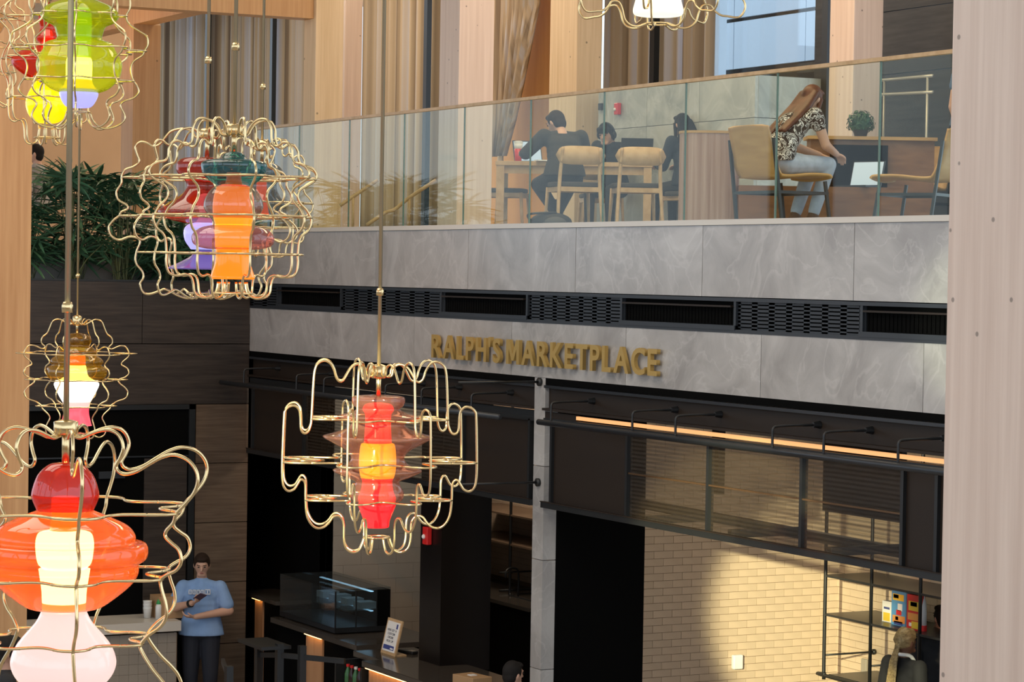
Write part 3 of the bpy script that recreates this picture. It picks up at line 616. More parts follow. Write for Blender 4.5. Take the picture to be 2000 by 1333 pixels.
# large red and white lamp
GW = [(30, 120), (80, 135), (130, 117), (190, 96), (250, 90), (300, 114), (325, 170), (310, 220), (287, 262), (302, 290), (342, 300), (402, 284), (470, 246), (540, 210), (610, 195), (680, 214), (725, 258), (740, 312), (720, 372), (670, 430), (625, 475), (608, 522), (572, 560), (566, 590), (600, 620), (640, 650), (655, 702), (630, 746), (572, 776), (542, 800), (550, 850), (574, 920), (574, 982), (540, 1030), (482, 1070), (437, 1120), (442, 1152), (500, 1230), (560, 1290), (600, 1340), (620, 1400), (600, 1460), (520, 1515), (400, 1530), (300, 1500), (180, 1490)]
pendant('large pendant with red dome, wide orange glass and a white lit base', 129, 836, 7.1, 2.5, dict(y0=88, p=GW), [(625, 478), (542, 800), (437, 1122)], (170, 1490),
    [('dome', G_('red_dome_glass', (.82, .06, .03), .42, .07, .03, (.75, .06, .03)), [(20, 258), (80, 268), (135, 320), (163, 400), (160, 440), (138, 492)]),
     ('outer_glass', G_('orange_glass', (.99, .50, .28), .42, .07, .03, (.95, .20, .03)), [(140, 494), (215, 525), (305, 568), (343, 615), (345, 646), (392, 654), (406, 690), (396, 730), (362, 758), (360, 800), (330, 852), (262, 912), (180, 968), (112, 980)])],
    [('upper_tube', ORG, [(30, 426), (64, 432), (66, 500), (74, 590)]), ('bulb_tube', L_('lit_hot_white_glass', (1, .85, .5), 8), [(76, 592), (125, 602), (140, 640), (140, 690), (130, 750), (108, 775)]), ('lower_tube', L_('lit_hot_white_glass', (1, .85, .5), 8), [(125, 780), (122, 800), (110, 880), (106, 945)]), ('tube_foot', AMB, [(106, 946), (106, 978)]), ('base', PNK, [(106, 980), (140, 1045), (222, 1142), (254, 1215), (252, 1270), (222, 1322), (170, 1365), (90, 1380)])],
    nw=7, phase=RIGHT+.50, stem=262, hub=(60, 120), wr=.0052)
# lime lamp
AW = [(30, -330), (90, -320), (160, -360), (230, -340), (260, -260), (330, -230), (400, -180), (390, -90), (430, -20), (430, 60), (400, 130), (430, 200), (520, 260), (580, 300), (590, 370), (560, 430), (540, 470), (470, 520), (445, 580), (455, 650), (475, 695), (505, 740), (515, 790), (470, 840), (390, 870), (360, 910), (390, 970), (400, 1020), (360, 1070), (280, 1105), (200, 1105), (130, 1050), (100, 972)]
pendant('pendant with lime green double bulb glass and lavender bowl', 157, -88, 14.0, 4.443, dict(y0=-390, p=AW), [(410, 130), (580, 430), (480, 693)], (100, 970),
    [('outer_glass', G_('lime_glass', (.72, .82, .10), .36, .05, .04, (.62, .68, .02)), [(40, -40), (180, 10), (290, 60), (340, 130), (300, 190), (230, 225), (205, 280), (200, 340), (285, 372), (312, 430), (362, 520), (370, 590), (340, 680), (260, 765), (160, 806)])],
    [('upper_tube', GRN, [(30, 90), (100, 100), (100, 500)]), ('bulb_tube', L_('lit_hot_white_glass', (1, .85, .5), 8), [(102, 502), (112, 540), (112, 690)]), ('lower_tube', YEL, [(112, 692), (125, 730), (155, 772)]), ('bowl', LAV, [(166, 775), (166, 830), (132, 900), (92, 932), (20, 934)])],
    nw=8, phase=RIGHT+.1, stem=-40, hub=(-430, -360))
pendant('pendant with red glass and egg shaped yellow light behind the lime lamp', 96, -60, 16.5, 4.443, dict(y0=-270, p=[(a*.86, -270+(b-168)*1.49) for a, b in CW]), [(430, 160), (420, 505), (370, 850)], (110, 1190),
    [('outer_glass', G_('red_amber_glass', (.85, .12, .03), .34, .06, .03, (.8, .10, .02)), [(40, 60), (90, 150), (72, 250), (110, 325), (80, 380), (190, 420), (300, 490), (310, 560), (220, 640), (110, 690)])],
    [('upper_tube', REDO, [(30, 260), (60, 420), (60, 640)]), ('egg', YEL, [(60, 660), (110, 710), (165, 800), (190, 890), (170, 980), (120, 1040), (70, 1064), (20, 1066)])],
    nw=7, phase=.5, stem=60, hub=(-310, -230))
pendant('pendant with pale amber glass crossing the orange timber column', -42, -40, 17.5, 4.443, dict(y0=-200, p=[(a*.8, -200+(b-168)*1.1) for a, b in DW]), [(400, 110), (420, 360), (340, 600)], (90, 870),
    [('outer_glass', G_('pale_amber_glass', (.85, .70, .45), .14, .09), [(40, -60), (160, 0), (230, 120), (220, 220), (120, 330)])], [('tube', ORG, [(30, 60), (70, 200), (60, 330)])], nw=7, phase=.1, stem=-60, hub=(-240, -160))
# upper right lamp, only its base shows
IW = [(30, -640), (90, -620), (150, -650), (220, -600), (250, -520), (330, -480), (370, -400), (350, -320), (400, -260), (440, -180), (400, -110), (370, -60), (410, 0), (412, 40), (385, 74), (330, 70), (300, 66), (270, 46), (250, 20), (215, 20), (195, 52), (180, 100), (150, 125), (110, 130), (70, 116), (52, 112)]
pendant('pendant with cream white lit cup and star shaped brass cage above the balustrade', 1291, -288, 12.3, 2.439, dict(y0=-702, p=IW), [(440, -180), (410, -400)], (62, 112),
    [('outer_glass', G_('cream_glass', (.9, .8, .5), .4, .06), [(40, -520), (150, -480), (200, -380), (160, -260), (200, -160), (130, -60)])], [('tube', AMB, [(40, -460), (70, -300), (70, -110)]), ('cup', L_('lit_cream_glass', (1, .93, .68), 1.05), [(72, -108), (95, -50), (112, 10), (121, 50), (112, 70), (80, 76), (20, 77)])],
    nw=7, phase=RIGHT, stem=-520, hub=(-740, -670))
# ------------------------------------------------------------------ curtains
def cloth(name, c1, c2, c3):
    m = bpy.data.materials.new(name); m.use_nodes = True; nt = m.node_tree; b = nt.nodes['Principled BSDF']; b.inputs['Roughness'].default_value = .9; b.inputs['Specular IOR Level'].default_value = .1
    tc = nd(nt, 'ShaderNodeTexCoord'); mp = nd(nt, 'ShaderNodeMapping'); mp.inputs['Scale'].default_value = (8, 0, 0); nz = nd(nt, 'ShaderNodeTexNoise'); nz.inputs['Scale'].default_value = 1; nz.inputs['Detail'].default_value = 3
    nt.links.new(tc.outputs['Object'], mp.inputs[0]); nt.links.new(mp.outputs[0], nz.inputs['Vector'])
    rp = nd(nt, 'ShaderNodeValToRGB'); e = rp.color_ramp.elements; e[0].position = .35; e[1].position = .65; e[0].color = (*c1, 1); e[1].color = (*c2, 1); q = e.new(.5); q.color = (*c3, 1)
    nt.links.new(nz.outputs['Fac'], rp.inputs[0]); nt.links.new(rp.outputs[0], b.inputs['Base Color'])
    tl = nd(nt, 'ShaderNodeBsdfTranslucent'); nt.links.new(rp.outputs[0], tl.inputs[0]); mx = nd(nt, 'ShaderNodeMixShader'); mx.inputs[0].default_value = .5
    nt.links.new(b.outputs[0], mx.inputs[1]); nt.links.new(tl.outputs[0], mx.inputs[2]); nt.links.new(mx.outputs[0], nt.nodes['Material Output'].inputs[0]); return m
M['curtain'] = cloth('taupe_curtain', (.28, .21, .155), (.66, .66, .72), (.62, .50, .36))
def curtain(xl_, xr_, Y, z0, z1, label, fold=.2, amp=.06):
    n = max(24, int(abs(xr_(0)-xl_(0))/fold*10)); ny = 10; vs = []; fs = []; ph = random.random()*6
    W0 = abs(xr_(1)-xl_(1))
    for j in range(ny+1):
        t = j/ny; a, b = xl_(t), xr_(t)
        for i in range(n+1):
            u = i/n; s_ = u*W0/fold*2*math.pi+ph
            vs.append((a+(b-a)*u, Y+amp*math.sin(s_)+amp*.4*math.sin(s_*.37+1.3), z0+(z1-z0)*t))
    for j in range(ny):
        for i in range(n): q = j*(n+1)+i; fs.append((q, q+1, q+n+2, q+n+1))
    o = MB().add(vs, fs).build('curtain', M['curtain'], smooth=True, label=label, cat='curtain'); sd = o.modifiers.new('thick', 'SOLIDIFY'); sd.thickness = .004; return o
def flat(pa, pb, Y, label, fold=.2, z0=4.98, z1=10.38):
    z0 = 4.76 if pb < 606 else z0
    a, b = fx(pa, Y, 150), fx(pb, Y, 150); curtain(lambda t: a, lambda t: b, Y, z0, z1, label, fold)
flat(262, 399, 15.3, 'striped taupe curtain next to the dim orange post', .26)
flat(409, 527, 15.3, 'striped taupe curtain between two dark mullions above the palms', .24)
flat(535, 600, 15.3, 'narrow taupe curtain beside the yellowish post', .24)
flat(706, 828, 15.25, 'wide grey taupe curtain in front of a dark mullion', .22)
flat(836, 872, 15.25, 'sliver of taupe curtain behind the stout post', .2)
flat(1180, 1272, 15.25, 'grey blue curtain to the side of the broad timber post', .2)
flat(1278, 1388, 15.25, 'grey blue curtain against the white window jamb', .2)
YT = 14.2
xa_, xt_, xm_ = fx(960, YT, 0), fx(1056, YT, 0), fx(986, YT, 300)
zt0, zt1_ = onY(980, 305, YT).z, 10.38; zvis = onY(1052, 0, YT).z
def xr_t(t):
    z = zt0+(zt1_-zt0)*t; u = min(1, (z-zt0)/(zvis-zt0)); return xm_+(xt_-xm_)*(u**.85)
curtain(lambda t: xa_+.04*(1-t), xr_t, YT, zt0, zt1_, 'grey curtain drawn aside and tied in front of the orange wood panel', .11, .035)
x_ = fx(976, YT, 330); curtain(lambda t: x_-.16+.08*t, lambda t: x_+.16-.05*t, YT, 5.01, zt0, 'hanging tail of the tied grey curtain', .11, .03)
# ------------------------------------------------------------------ palms in the planter
M['palm'] = plain('palm_leaf', (.055, .14, .075), .33, var=.5, scale=3)
M['palmstem'] = plain('palm_stem', (.10, .12, .05), .6)
M['soil'] = plain('planter_soil', (.03, .022, .016), .9)
yp0 = onX(58, 500, XL-.3).y
MB().box((XL-.79, 3.1, 4.0), (XL-.035, 9.9, 4.36)).build('planter_soil', M['soil'], label='dark soil filling the long planter on the wood wall', cat='soil', kind='stuff')
def frond_mesh(seed):
    rnd = random.Random(seed); mb = MB(); n = rnd.randint(8, 11); L = rnd.uniform(.34, .46)
    for i in range(n):
        a = (i/(n-1)-.5)*math.radians(230); l = L*(1-.25*abs(i/(n-1)-.5)*2)*rnd.uniform(.85, 1.1); dirv = Vector((math.sin(a), math.cos(a), 0)); side = Vector((math.cos(a), -math.sin(a), 0))
        droop = rnd.uniform(.10, .30); w = rnd.uniform(.014, .021); pts = []
        for j in range(6):
            t = j/5; p_ = dirv*(l*t) + Vector((0, 0, -droop*l*t*t*1.4)); ww = w*(math.sin(math.pi*min(1, t*.8+.13)))*(1 if t < .95 else .2)
            pts += [p_-side*ww, p_+Vector((0, 0, -.006)), p_+side*ww]
        mb.add(pts, [(3*j+c, 3*j+c+1, 3*j+c+4, 3*j+c+3) for j in range(5) for c in (0, 1)])
    return mb.mesh('frond', M['palm'], True)
FR = [frond_mesh(i) for i in range(8)]
def palm(loc, h, nf, label):
    t = thing('fan_palm', loc, label, 'palm', 'fan palms in the planter')
    for i in range(nf):
        a = random.uniform(0, 2*math.pi); r = random.uniform(.04, .34); zt = h*random.uniform(.25, 1.0)
        top = Vector((r*math.cos(a), r*math.sin(a), zt)); b0 = Vector((random.uniform(-.06, .06), random.uniform(-.06, .06), 0))
        MB().tube([b0, b0*.5+top*.5+Vector((0, 0, .06)), top], .005, 5).build('stem', M['palmstem'], t, local=True)
        f = link('frond', FR[random.randrange(8)], t, True); f.location = top
        f.rotation_euler = (random.uniform(-.1, 1.0), random.uniform(-.3, .3), a-math.pi/2+random.uniform(-.4, .4)); s_ = random.uniform(.8, 1.15); f.scale = (s_, s_, s_)
lab = ['tall fan palm of the planter beside the orange column', 'bushy fan palm in the planter on the wood wall']
k = 0
for row, X in enumerate((XL-.22, XL-.55)):
    y = yp0-.1+.16*row
    while y < 9.9:
        hgt = (1.18 if y < yp0+1.25 else .95)*random.uniform(.85, 1.08)
        if y > 9.35: hgt *= .75
        palm((X, y, 4.36), hgt, 22, lab[0] if k == 0 else lab[1]); y += .52; k += 1
# ------------------------------------------------------------------ upper floor furniture
def ang_to(v): return math.atan2(v.y, v.x)
PHI = ang_to(cf)      # away from the viewer
def up(px, d, h=0): p_ = onD(px, 500, d); return Vector((p_.x, p_.y, 5.0+h))
def cafe_chair(loc, phi, label):
    t = thing('cafe_chair', loc, label, 'chair', 'oak cafe chairs', rz=phi-math.pi/2)
    kw = dict(local=True)
    sx = .22
    for s in (-1, 1):
        MB().tube([(s*.20, .20, .43), (s*.225, .23, 0)], [.019, .013], 8).build('leg', M['oak'], t, smooth=True, **kw)
        MB().tube(smooth_path([(s*.225, -.26, 0), (s*.20, -.21, .43), (s*.19, -.235, .66), (s*.185, -.265, .80)], 4), [.013+.006*(1-abs(i/12-.4)) for i in range(13)], 8).build('back_leg', M['oak'], t, smooth=True, **kw)
        MB().beam((s*.20, .20, .405), (s*.20, -.21, .405), .02, .045).build('rail', M['oak'], t, **kw)
    MB().beam((-.20, .20, .405), (.20, .20, .405), .02, .045).build('rail', M['oak'], t, **kw); MB().beam((-.20, -.21, .405), (.20, -.21, .405), .02, .045).build('rail', M['oak'], t, **kw)
    out = [(.235*(abs(math.cos(a))**.6)*(1 if math.cos(a) > 0 else -1), .225*(abs(math.sin(a))**.6)*(1 if math.sin(a) > 0 else -1)) for a in [2*math.pi*i/28 for i in range(28)]]
    MB().prism(out, (0, 0, .43), (1, 0, 0), (0, 1, 0), (0, 0, .045)).build('seat_pad', plain('dark_grey_fabric', (.06, .055, .05), .9) if 'seatpad' not in M else M['seatpad'], t, bevel=.012, **kw)
    vs = []; n = 16; hh = .085                      # curved backrest with rounded ends
    fr_, bk = [], []
    for i in range(n+1):
        u = i/n*2-1; x = u*.245; y = -.235-.0+.045*(u*u)-.045; e = hh*(max(0, 1-abs(u)**5))**.5*1.0+.004
        for z in (.725-e, .725+e): vs.append((x, y, z))
    fs = [(2*i, 2*i+2, 2*i+3, 2*i+1) for i in range(n)]
    o = MB().add(vs, fs).build('backrest', M['oak'], t, smooth=True, **kw); m_ = o.modifiers.new('thick', 'SOLIDIFY'); m_.thickness = .018
    return t
M['seatpad'] = plain('dark_grey_fabric', (.06, .055, .05), .9)
cafe_chair(up(1118, 24.5), PHI+.25, 'oak cafe chair under the hooded student')
cafe_chair(up(1240, 24.5), PHI+.12, 'empty oak cafe chair with its back to the balustrade')
cafe_chair(up(985, 26.6), PHI-1.75, 'oak cafe chair seen sideways at the end of the study table')
cafe_chair(up(1172, 27.9), PHI+math.pi+.1, 'oak cafe chair under the student with headphones')
def table(name, loc, phi, L, W, h, m, label):
    t = thing(name, loc, label, 'table', rz=phi)
    MB().box((-L/2, -W/2, h-.045), (L/2, W/2, h)).build('table_top', M[m], t, local=True, bevel=.004)
    for sx in (-1, 1):
        for sy in (-1, 1): MB().box((sx*(L/2-.05)-.04, sy*(W/2-.05)-.04, 0), (sx*(L/2-.05)+.04, sy*(W/2-.05)+.04, h-.045)).build('leg', M[m], t, local=True)
    MB().box((-L/2+.06, -W/2+.04, h-.125), (L/2-.06, -W/2+.06, h-.045)).build('apron', M[m], t, local=True)
    return t
RGT = ang_to(CR)
table('study_table', up(1120, 26.4), RGT-.05, 1.60, .80, .74, 'oak', 'large oak study table shared by the students')
def ply_chair(loc, phi, label):
    t = thing('plywood_chair', loc, label, 'chair', 'plywood lounge chairs', rz=phi-math.pi/2); n = 20; vs = []; prof = []
    prof = smooth_path([(0, .33, .405), (0, .30, .425), (0, .1, .425), (0, -.12, .405), (0, -.22, .42), (0, -.28, .50), (0, -.33, .66), (0, -.37, .82), (0, -.375, .85)], 4)
    m_ = 8
    for j, p_ in enumerate(prof):
        w = .27+(.02 if 8 < j < 22 else 0)
        if j > len(prof)-4: w -= .02*(j-len(prof)+4)
        for i in range(m_+1):
            u = i/m_*2-1; vs.append((u*w, p_.y+.03*u*u*(1 if j > 16 else 0), p_.z+.02*u*u*(1 if j < 16 else 0)))
    fs = [(j*(m_+1)+i, j*(m_+1)+i+1, (j+1)*(m_+1)+i+1, (j+1)*(m_+1)+i) for j in range(len(prof)-1) for i in range(m_)]
    o = MB().add(vs, fs).build('shell', M['ply'], t, smooth=True, local=True); s_ = o.modifiers.new('thick', 'SOLIDIFY'); s_.thickness = .022
    for s in (-1, 1):
        MB().beam((s*.30, -.30, .74), (s*.31, -.20, 0), .024, .024).build('rear_leg', M['black'], t, local=True)
        MB().beam((s*.30, .24, .40), (s*.31, .30, 0), .024, .024).build('front_leg', M['black'], t, local=True)
        MB().beam((s*.30, -.24, .30), (s*.305, .27, .30), .024, .024).build('side_rail', M['black'], t, local=True)
    MB().beam((-.30, .25, .30), (.30, .25, .30), .024, .024).build('cross_rail', M['black'], t, local=True); MB().beam((-.30, -.24, .30), (.30, -.24, .30), .024, .024).build('cross_rail', M['black'], t, local=True)
    return t
ply_chair(up(1520, 21.3), PHI-1.02, 'plywood lounge chair holding the long haired woman')
ply_chair(up(1795, 21.3), PHI+1.05, 'empty plywood lounge chair facing the long haired woman')
ply_chair(up(1772, 23.7), PHI+2.6, 'plywood lounge chair beyond the wooden counter')
# rounded booth end of striped wood
dr = thing('booth_end', up(1382, 22.2), 'rounded booth end of striped pinkish wood with a pale rim', 'booth')
out = [(.26*(abs(math.cos(a))**.7)*(1 if math.cos(a) > 0 else -1), .22*(abs(math.sin(a))**.7)*(1 if math.sin(a) > 0 else -1)) for a in [2*math.pi*i/40 for i in range(40)]]
MB().prism(out, (0, 0, 0), (math.cos(RGT), math.sin(RGT), 0), (math.cos(PHI), math.sin(PHI), 0), (0, 0, .83)).build('side', M['pinkwood'], dr, local=True)
MB().prism([(a*1.03, b*1.03) for a, b in out], (0, 0, .83), (math.cos(RGT), math.sin(RGT), 0), (math.cos(PHI), math.sin(PHI), 0), (0, 0, .022)).build('rim', M['ply'], dr, local=True)
# low wooden bench and counter beyond it
def rbox(name, px, d, L, W, z0, z1, m, **k):
    p_ = up(px, d); R_ = Matrix.Translation(p_) @ Matrix.Rotation(RGT, 4, 'Z'); return MB().box((-L/2, 0, z0), (L/2, W, z1), R_).build(name, M[m], **k)
rbox('low_bench', 1600, 21.95, 1.4, .35, 0, .385, 'redwood', label='low red brown wooden bench carrying the white laptop', cat='bench')
ct = thing('wood_counter', up(1690, 22.7), 'red brown wooden counter topped by the round green plant', 'counter')
rbox('body', 1700, 22.7, 1.1, .3, 0, .83, 'redwood', parent=ct); rbox('top', 1700, 22.65, 1.15, .36, .83, .86, 'ply', parent=ct)
rbox('open_shelf', 1675, 22.6, .5, .1, .35, .78, 'blackm', parent=ct)
# round plant
pl_ = thing('round_plant', up(1676, 22.85, .86), 'clipped round green plant in a low dark pot', 'plant')
MB().lathe([(.05, 0), (.07, .06), (.075, .065)], 20).build('pot', M['black'], pl_, local=True)
lf = MB()
for i in range(420):
    a = random.uniform(0, 2*math.pi); zc = random.uniform(-.5, 1); r = math.sqrt(max(0, 1-zc*zc)); n_ = Vector((r*math.cos(a), r*math.sin(a), zc)); c_ = n_*random.uniform(.085, .125)+Vector((0, 0, .12)); t1 = n_.orthogonal().normalized(); t2 = n_.cross(t1)
    q = random.uniform(0, 6.3); u_ = t1*math.cos(q)+t2*math.sin(q); v_ = n_.cross(u_); lf.add([c_-u_*.022, c_-v_*.009+n_*.006, c_+u_*.022+n_*.008, c_+v_*.009+n_*.006], [(0, 1, 2, 3)])
lf.ball((0, 0, .12), .085, 12, 8); lf.build('foliage', plain('dark_green_leaf', (.02, .075, .022), .5, var=.4, scale=20), pl_, local=True)
# laptops, drink, fire alarms
def laptop(loc, phi, label, screen, lid=math.radians(105), dark='black', h=.23):
    t = thing('laptop', loc, label, 'laptop', rz=phi-math.pi/2)
    MB().box((-.165, -.115, 0), (.165, .115, .016)).build('base', M[dark], t, local=True)
    R_ = Matrix.Translation((0, .115, .012)) @ Matrix.Rotation(math.pi/2-lid, 4, 'X')
    MB().box((-.165, -.004, 0), (.165, .006, h), R_).build('lid', M[dark], t, local=True); MB().box((-.155, -.006, .012), (.155, -.0035, h-.01), R_).build('display', screen, t, local=True)
laptop(up(1672, 22.1, .387), PHI-.75, 'open laptop with white screen on the low bench', glow('laptop_screen', (.75, .85, 1), .42))
laptop(up(1236, 26.3, .742), PHI+math.pi+.1, 'open dark laptop in front of the student with headphones', M['black'], h=.25)
laptop(up(1040, 26.5, .742), PHI+.5, 'open laptop with pale screen at the end of the study table', glow('laptop_screen', (.7, .82, 1), .45))
cn = thing('drink_cup', up(1009, 26.2, .742), 'tall red and white drink cup on the study table', 'cup')
MB().lathe([(.034, 0), (.042, .13)], 18).build('cup', M['red'], cn, smooth=True, local=True); MB().lathe([(.042, .13), (.045, .19)], 18).build('band', M['white'], cn, smooth=True, local=True); MB().lathe([(.047, .19), (.047, .205), (.03, .21)], 18).build('lid', M['white'], cn, local=True)
MB().box((-.1, -.07, 0), (.1, .07, .012), Matrix.Translation(up(1062, 26.05, .742)) @ Matrix.Rotation(RGT+.3, 4, 'Z')).build('notebook', M['white'], label='white notebook under the hooded student\'s arm', cat='notebook')
def alarm(p_, nrm, label, w=.08, h=.13):
    R_ = Matrix.Translation(p_) @ Matrix.Rotation(nrm, 4, 'Z'); t = thing('fire_alarm', p_, label, 'alarm')
    MB().box((-w/2, -.05, -h/2), (w/2, 0, h/2), R_).build('housing', M['red'], t, bevel=.008); MB().ball((0, 0, 0), (w*.22, .02, h*.14), 12, 8, R_.to_3x3()).build('strobe', M['white'], t).location += R_ @ Vector((-w*.12, -.052, -h*.05)) - Vector((0, 0, 0))
alarm(onY(1210, 213, YC-.002), 0, 'red fire alarm strobe on the pale stone half wall')
MB().box(onY(1168, 202, YC-.03), onY(1178, 215, YC-.002)).build('wall_switch', M['black'], label='small dark switch plate on the pale stone half wall', cat='switch', bevel=.004)
# stair railings
def railing(name, pts, r, m, posts, label):
    t = thing(name, pts[0][0], label, 'railing')
    for path in pts: MB().tube(smooth_path(path, 4), r, 8).build('rail', m, t, smooth=True)
    for a, b in posts: MB().tube([a, b], r*.8, 8).build('post', m, t, smooth=True)
R1 = [onD(*q, 25.5) for q in ((664, 402), (690, 384), (738, 352))]; R2 = [onD(*q, 25.0) for q in ((716, 440), (752, 416), (770, 410), (800, 386), (852, 352))]
railing('stair_handrail', [R1], .018, M['oak'], [(R1[1], Vector((R1[1].x, R1[1].y, 5)))], 'upper oak stair handrail behind the glass')
railing('stair_handrail', [R2], .018, M['oak'], [(R2[3], Vector((R2[3].x, R2[3].y, 5)))], 'lower bent oak stair handrail behind the glass')
yr = 14.55
ra = [onY(1722, 157, yr), onY(1822, 148, yr)]; rb_ = [onY(1722, 185, yr), onY(1822, 180, yr)]
railing('landing_rail', [ra, rb_], .016, plain('pale_steel', (.55, .52, .45), .35, .4), [(onY(1728, 157, yr), Vector((onY(1728, 157, yr).x, yr, 5))), (onY(1812, 149, yr), Vector((onY(1812, 149, yr).x, yr, 5)))], 'pale metal landing rail before the dark slate wall')
# charging cable and backpack
bp_ = thing('backpack', up(1075, 24.2), 'dark backpack lying under the hooded student', 'bag', rz=RGT)
MB().ball((0, 0, .09), (.20, .11, .09), 18, 10).build('body', plain('black_nylon', (.02, .02, .022), .7), bp_, smooth=True, local=True); MB().ball((.03, -.07, .08), (.12, .06, .06), 14, 8).build('pocket', plain('grey_nylon', (.07, .07, .075), .7), bp_, smooth=True, local=True)
MB().tube(smooth_path([(-.18, 0, .08), (-.22, -.05, .15), (-.1, -.08, .17), (.05, -.04, .175)], 5), .012, 6).build('strap', M['black'], bp_, smooth=True, local=True)
# ------------------------------------------------------------------ people
SKIN = [plain('light_skin', (.58, .34, .24), .5), plain('brown_skin', (.20, .095, .055), .5), plain('tan_skin', (.46, .25, .17), .5)]
HAIR = dict(black=plain('black_hair', (.012, .010, .009), .75, spec=.2), auburn=plain('auburn_hair', (.085, .020, .007), .5, var=.4, scale=14), blond=wood('blond_braids', (.20, .13, .055), (.50, .37, .17), (60, 8, 60), .5), brown=plain('dark_brown_hair', (.025, .014, .009), .75, spec=.2))
EYE_M = plain('eye_dark', (.01, .008, .006), .3); LIP = plain('lips', (.38, .12, .10), .5)
def STAND(h=1.0):
    return dict(pel=(0, 0, .95), wai=(0, .005, 1.08), che=(0, .0, 1.28), neck=(0, 0, 1.46), head=(0, .015, 1.60), sl=(-.185, 0, 1.40), sr=(.185, 0, 1.40), el=(-.24, -.02, 1.12), er=(.24, -.02, 1.12), wl=(-.25, .06, .88), wr=(.25, .06, .88),
                hl=(-.09, 0, .93), hr=(.09, 0, .93), kl=(-.10, .02, .50), kr=(.10, .02, .50), al=(-.10, -.02, .09), ar=(.10, -.02, .09))
def SIT(h=1.0):
    return dict(pel=(0, 0, .54), wai=(0, .01, .68), che=(0, .03, .88), neck=(0, .05, 1.05), head=(0, .08, 1.19), sl=(-.185, .04, 1.0), sr=(.185, .04, 1.0), el=(-.23, .12, .74), er=(.23, .12, .74), wl=(-.15, .34, .76), wr=(.15, .34, .76),
                hl=(-.09, .02, .52), hr=(.09, .02, .52), kl=(-.12, .43, .50), kr=(.12, .43, .50), al=(-.12, .42, .09), ar=(.12, .42, .09))
def person(label, loc, phi, J, skin=0, hair='black', style='short', shirt=None, pants=None, shoe=None, sleeves='short', build=1.0, look=(0, 0), hands=(None, None), hem=0, bare=True, scale=1.0):
    t = thing('person', loc, label, 'person', rz=phi-math.pi/2); t.scale = (scale,)*3
    V = {k: Vector(v) for k, v in J.items()}; b = build; sk = SKIN[skin]
    def fuse(name, mb, m, vox, sm=3):
        o = mb.build(name, m, t, local=True, smooth=True); r = o.modifiers.new('fuse', 'REMESH'); r.mode = 'VOXEL'; r.voxel_size = vox; r.use_smooth_shade = True
        s_ = o.modifiers.new('soft', 'SMOOTH'); s_.iterations = sm; s_.factor = .5; return o
    def ell(mb, p, q, w, dp):     # flattened torso segment between p and q
        for i in range(4):
            c = p.lerp(q, i/3); mb.ball(c, (w, dp, max(.10, (q-p).length*.55)), 16, 10)
    Rh = Matrix.Rotation(look[0], 3, 'Z') @ Matrix.Rotation(look[1], 3, 'X'); H_ = V['head']
    hp = lambda x, y, z: H_ + Rh @ Vector((x, y, z))
    def head(mb):
        mb.ball(H_, (.074, .090, .105), 18, 12, Rh); mb.ball(hp(0, .012, -.045), (.058, .074, .070), 14, 10, Rh); mb.cap(hp(-.022, .066, -.083), hp(.022, .066, -.083), .022)
        mb.cap(hp(0, .088, .012), hp(0, .106, -.022), .009, .013); mb.ball(hp(0, .080, -.055), (.024, .012, .012), 10, 6, Rh); mb.ball(hp(0, .080, .03), (.05, .014, .012), 10, 6, Rh)
        for s in (-1, 1): mb.ball(hp(s*.076, -.005, -.01), (.011, .020, .032), 10, 8, Rh)
        mb.cap(V['neck']-Vector((0, 0, .04)), H_+Rh @ Vector((0, -.015, -.06)), .052*b**.5, .048)
    def hand(mb, w, dirv, nrm, curl):
        d_ = dirv.normalized(); n_ = (nrm-d_*nrm.dot(d_)).normalized(); s_ = d_.cross(n_)
        for i in range(4): mb.cap(w, w+d_*.085+s_*(i-1.5)*.019, .017, .012, 8)
        for i, L in enumerate((.062, .072, .068, .052)):
            p0 = w+d_*.088+s_*(i-1.5)*.020; p1 = p0+(d_*math.cos(curl)+n_*math.sin(curl))*L*.5; p2 = p1+(d_*math.cos(curl*2.2)+n_*math.sin(curl*2.2))*L*.5
            mb.cap(p0, p1, .0095, .0088, 8); mb.cap(p1, p2, .0088, .0075, 8)
        q0 = w+d_*.03-s_*.03; q1 = q0+(d_*.6-s_*.6+n_*.3).normalized()*.035; mb.cap(q0, q1, .013, .010, 8); mb.cap(q1, q1+(d_*.8+n_*.5).normalized()*.03, .010, .008, 8)
    body = MB(); head(body)
    ell(body, V['pel'], V['wai'], .14*b, .095*b); ell(body, V['wai'], V['che'], .135*b, .095*b)
    body.cap(V['neck']-Vector((0, 0, .05)), V['sl'], .05, .045); body.cap(V['neck']-Vector((0, 0, .05)), V['sr'], .05, .045); body.cap(V['che'], V['neck'], .09*b, .055)
    for s, i in (('l', 0), ('r', 1)):
        body.cap(V['s'+s], V['e'+s], .048*b, .038*b); body.cap(V['e'+s], V['w'+s], .040*b, .026*b**.5)
        hd = hands[i] or (V['w'+s]-V['e'+s], Vector((0, 0, -1)), .5); hand(body, V['w'+s], *hd)
        body.cap(V['h'+s], V['k'+s], .075*b, .052*b); body.cap(V['k'+s], V['a'+s], .052*b, .034)
    fuse('body', body, sk, .0085, 2)
    # face
    for s in (-1, 1): MB().ball(hp(s*.031, .0865, .010), (.0115, .006, .006), 10, 6, Rh).build('eye', EYE_M, t, local=True, smooth=True); MB().cap(hp(s*.018, .0895, .030), hp(s*.046, .083, .031), .0035, .003, 6).build('eyebrow', HAIR[hair], t, local=True, smooth=True)
    MB().ball(hp(0, .0925, -.052), (.021, .005, .006), 10, 6, Rh).build('mouth', LIP, t, local=True, smooth=True)
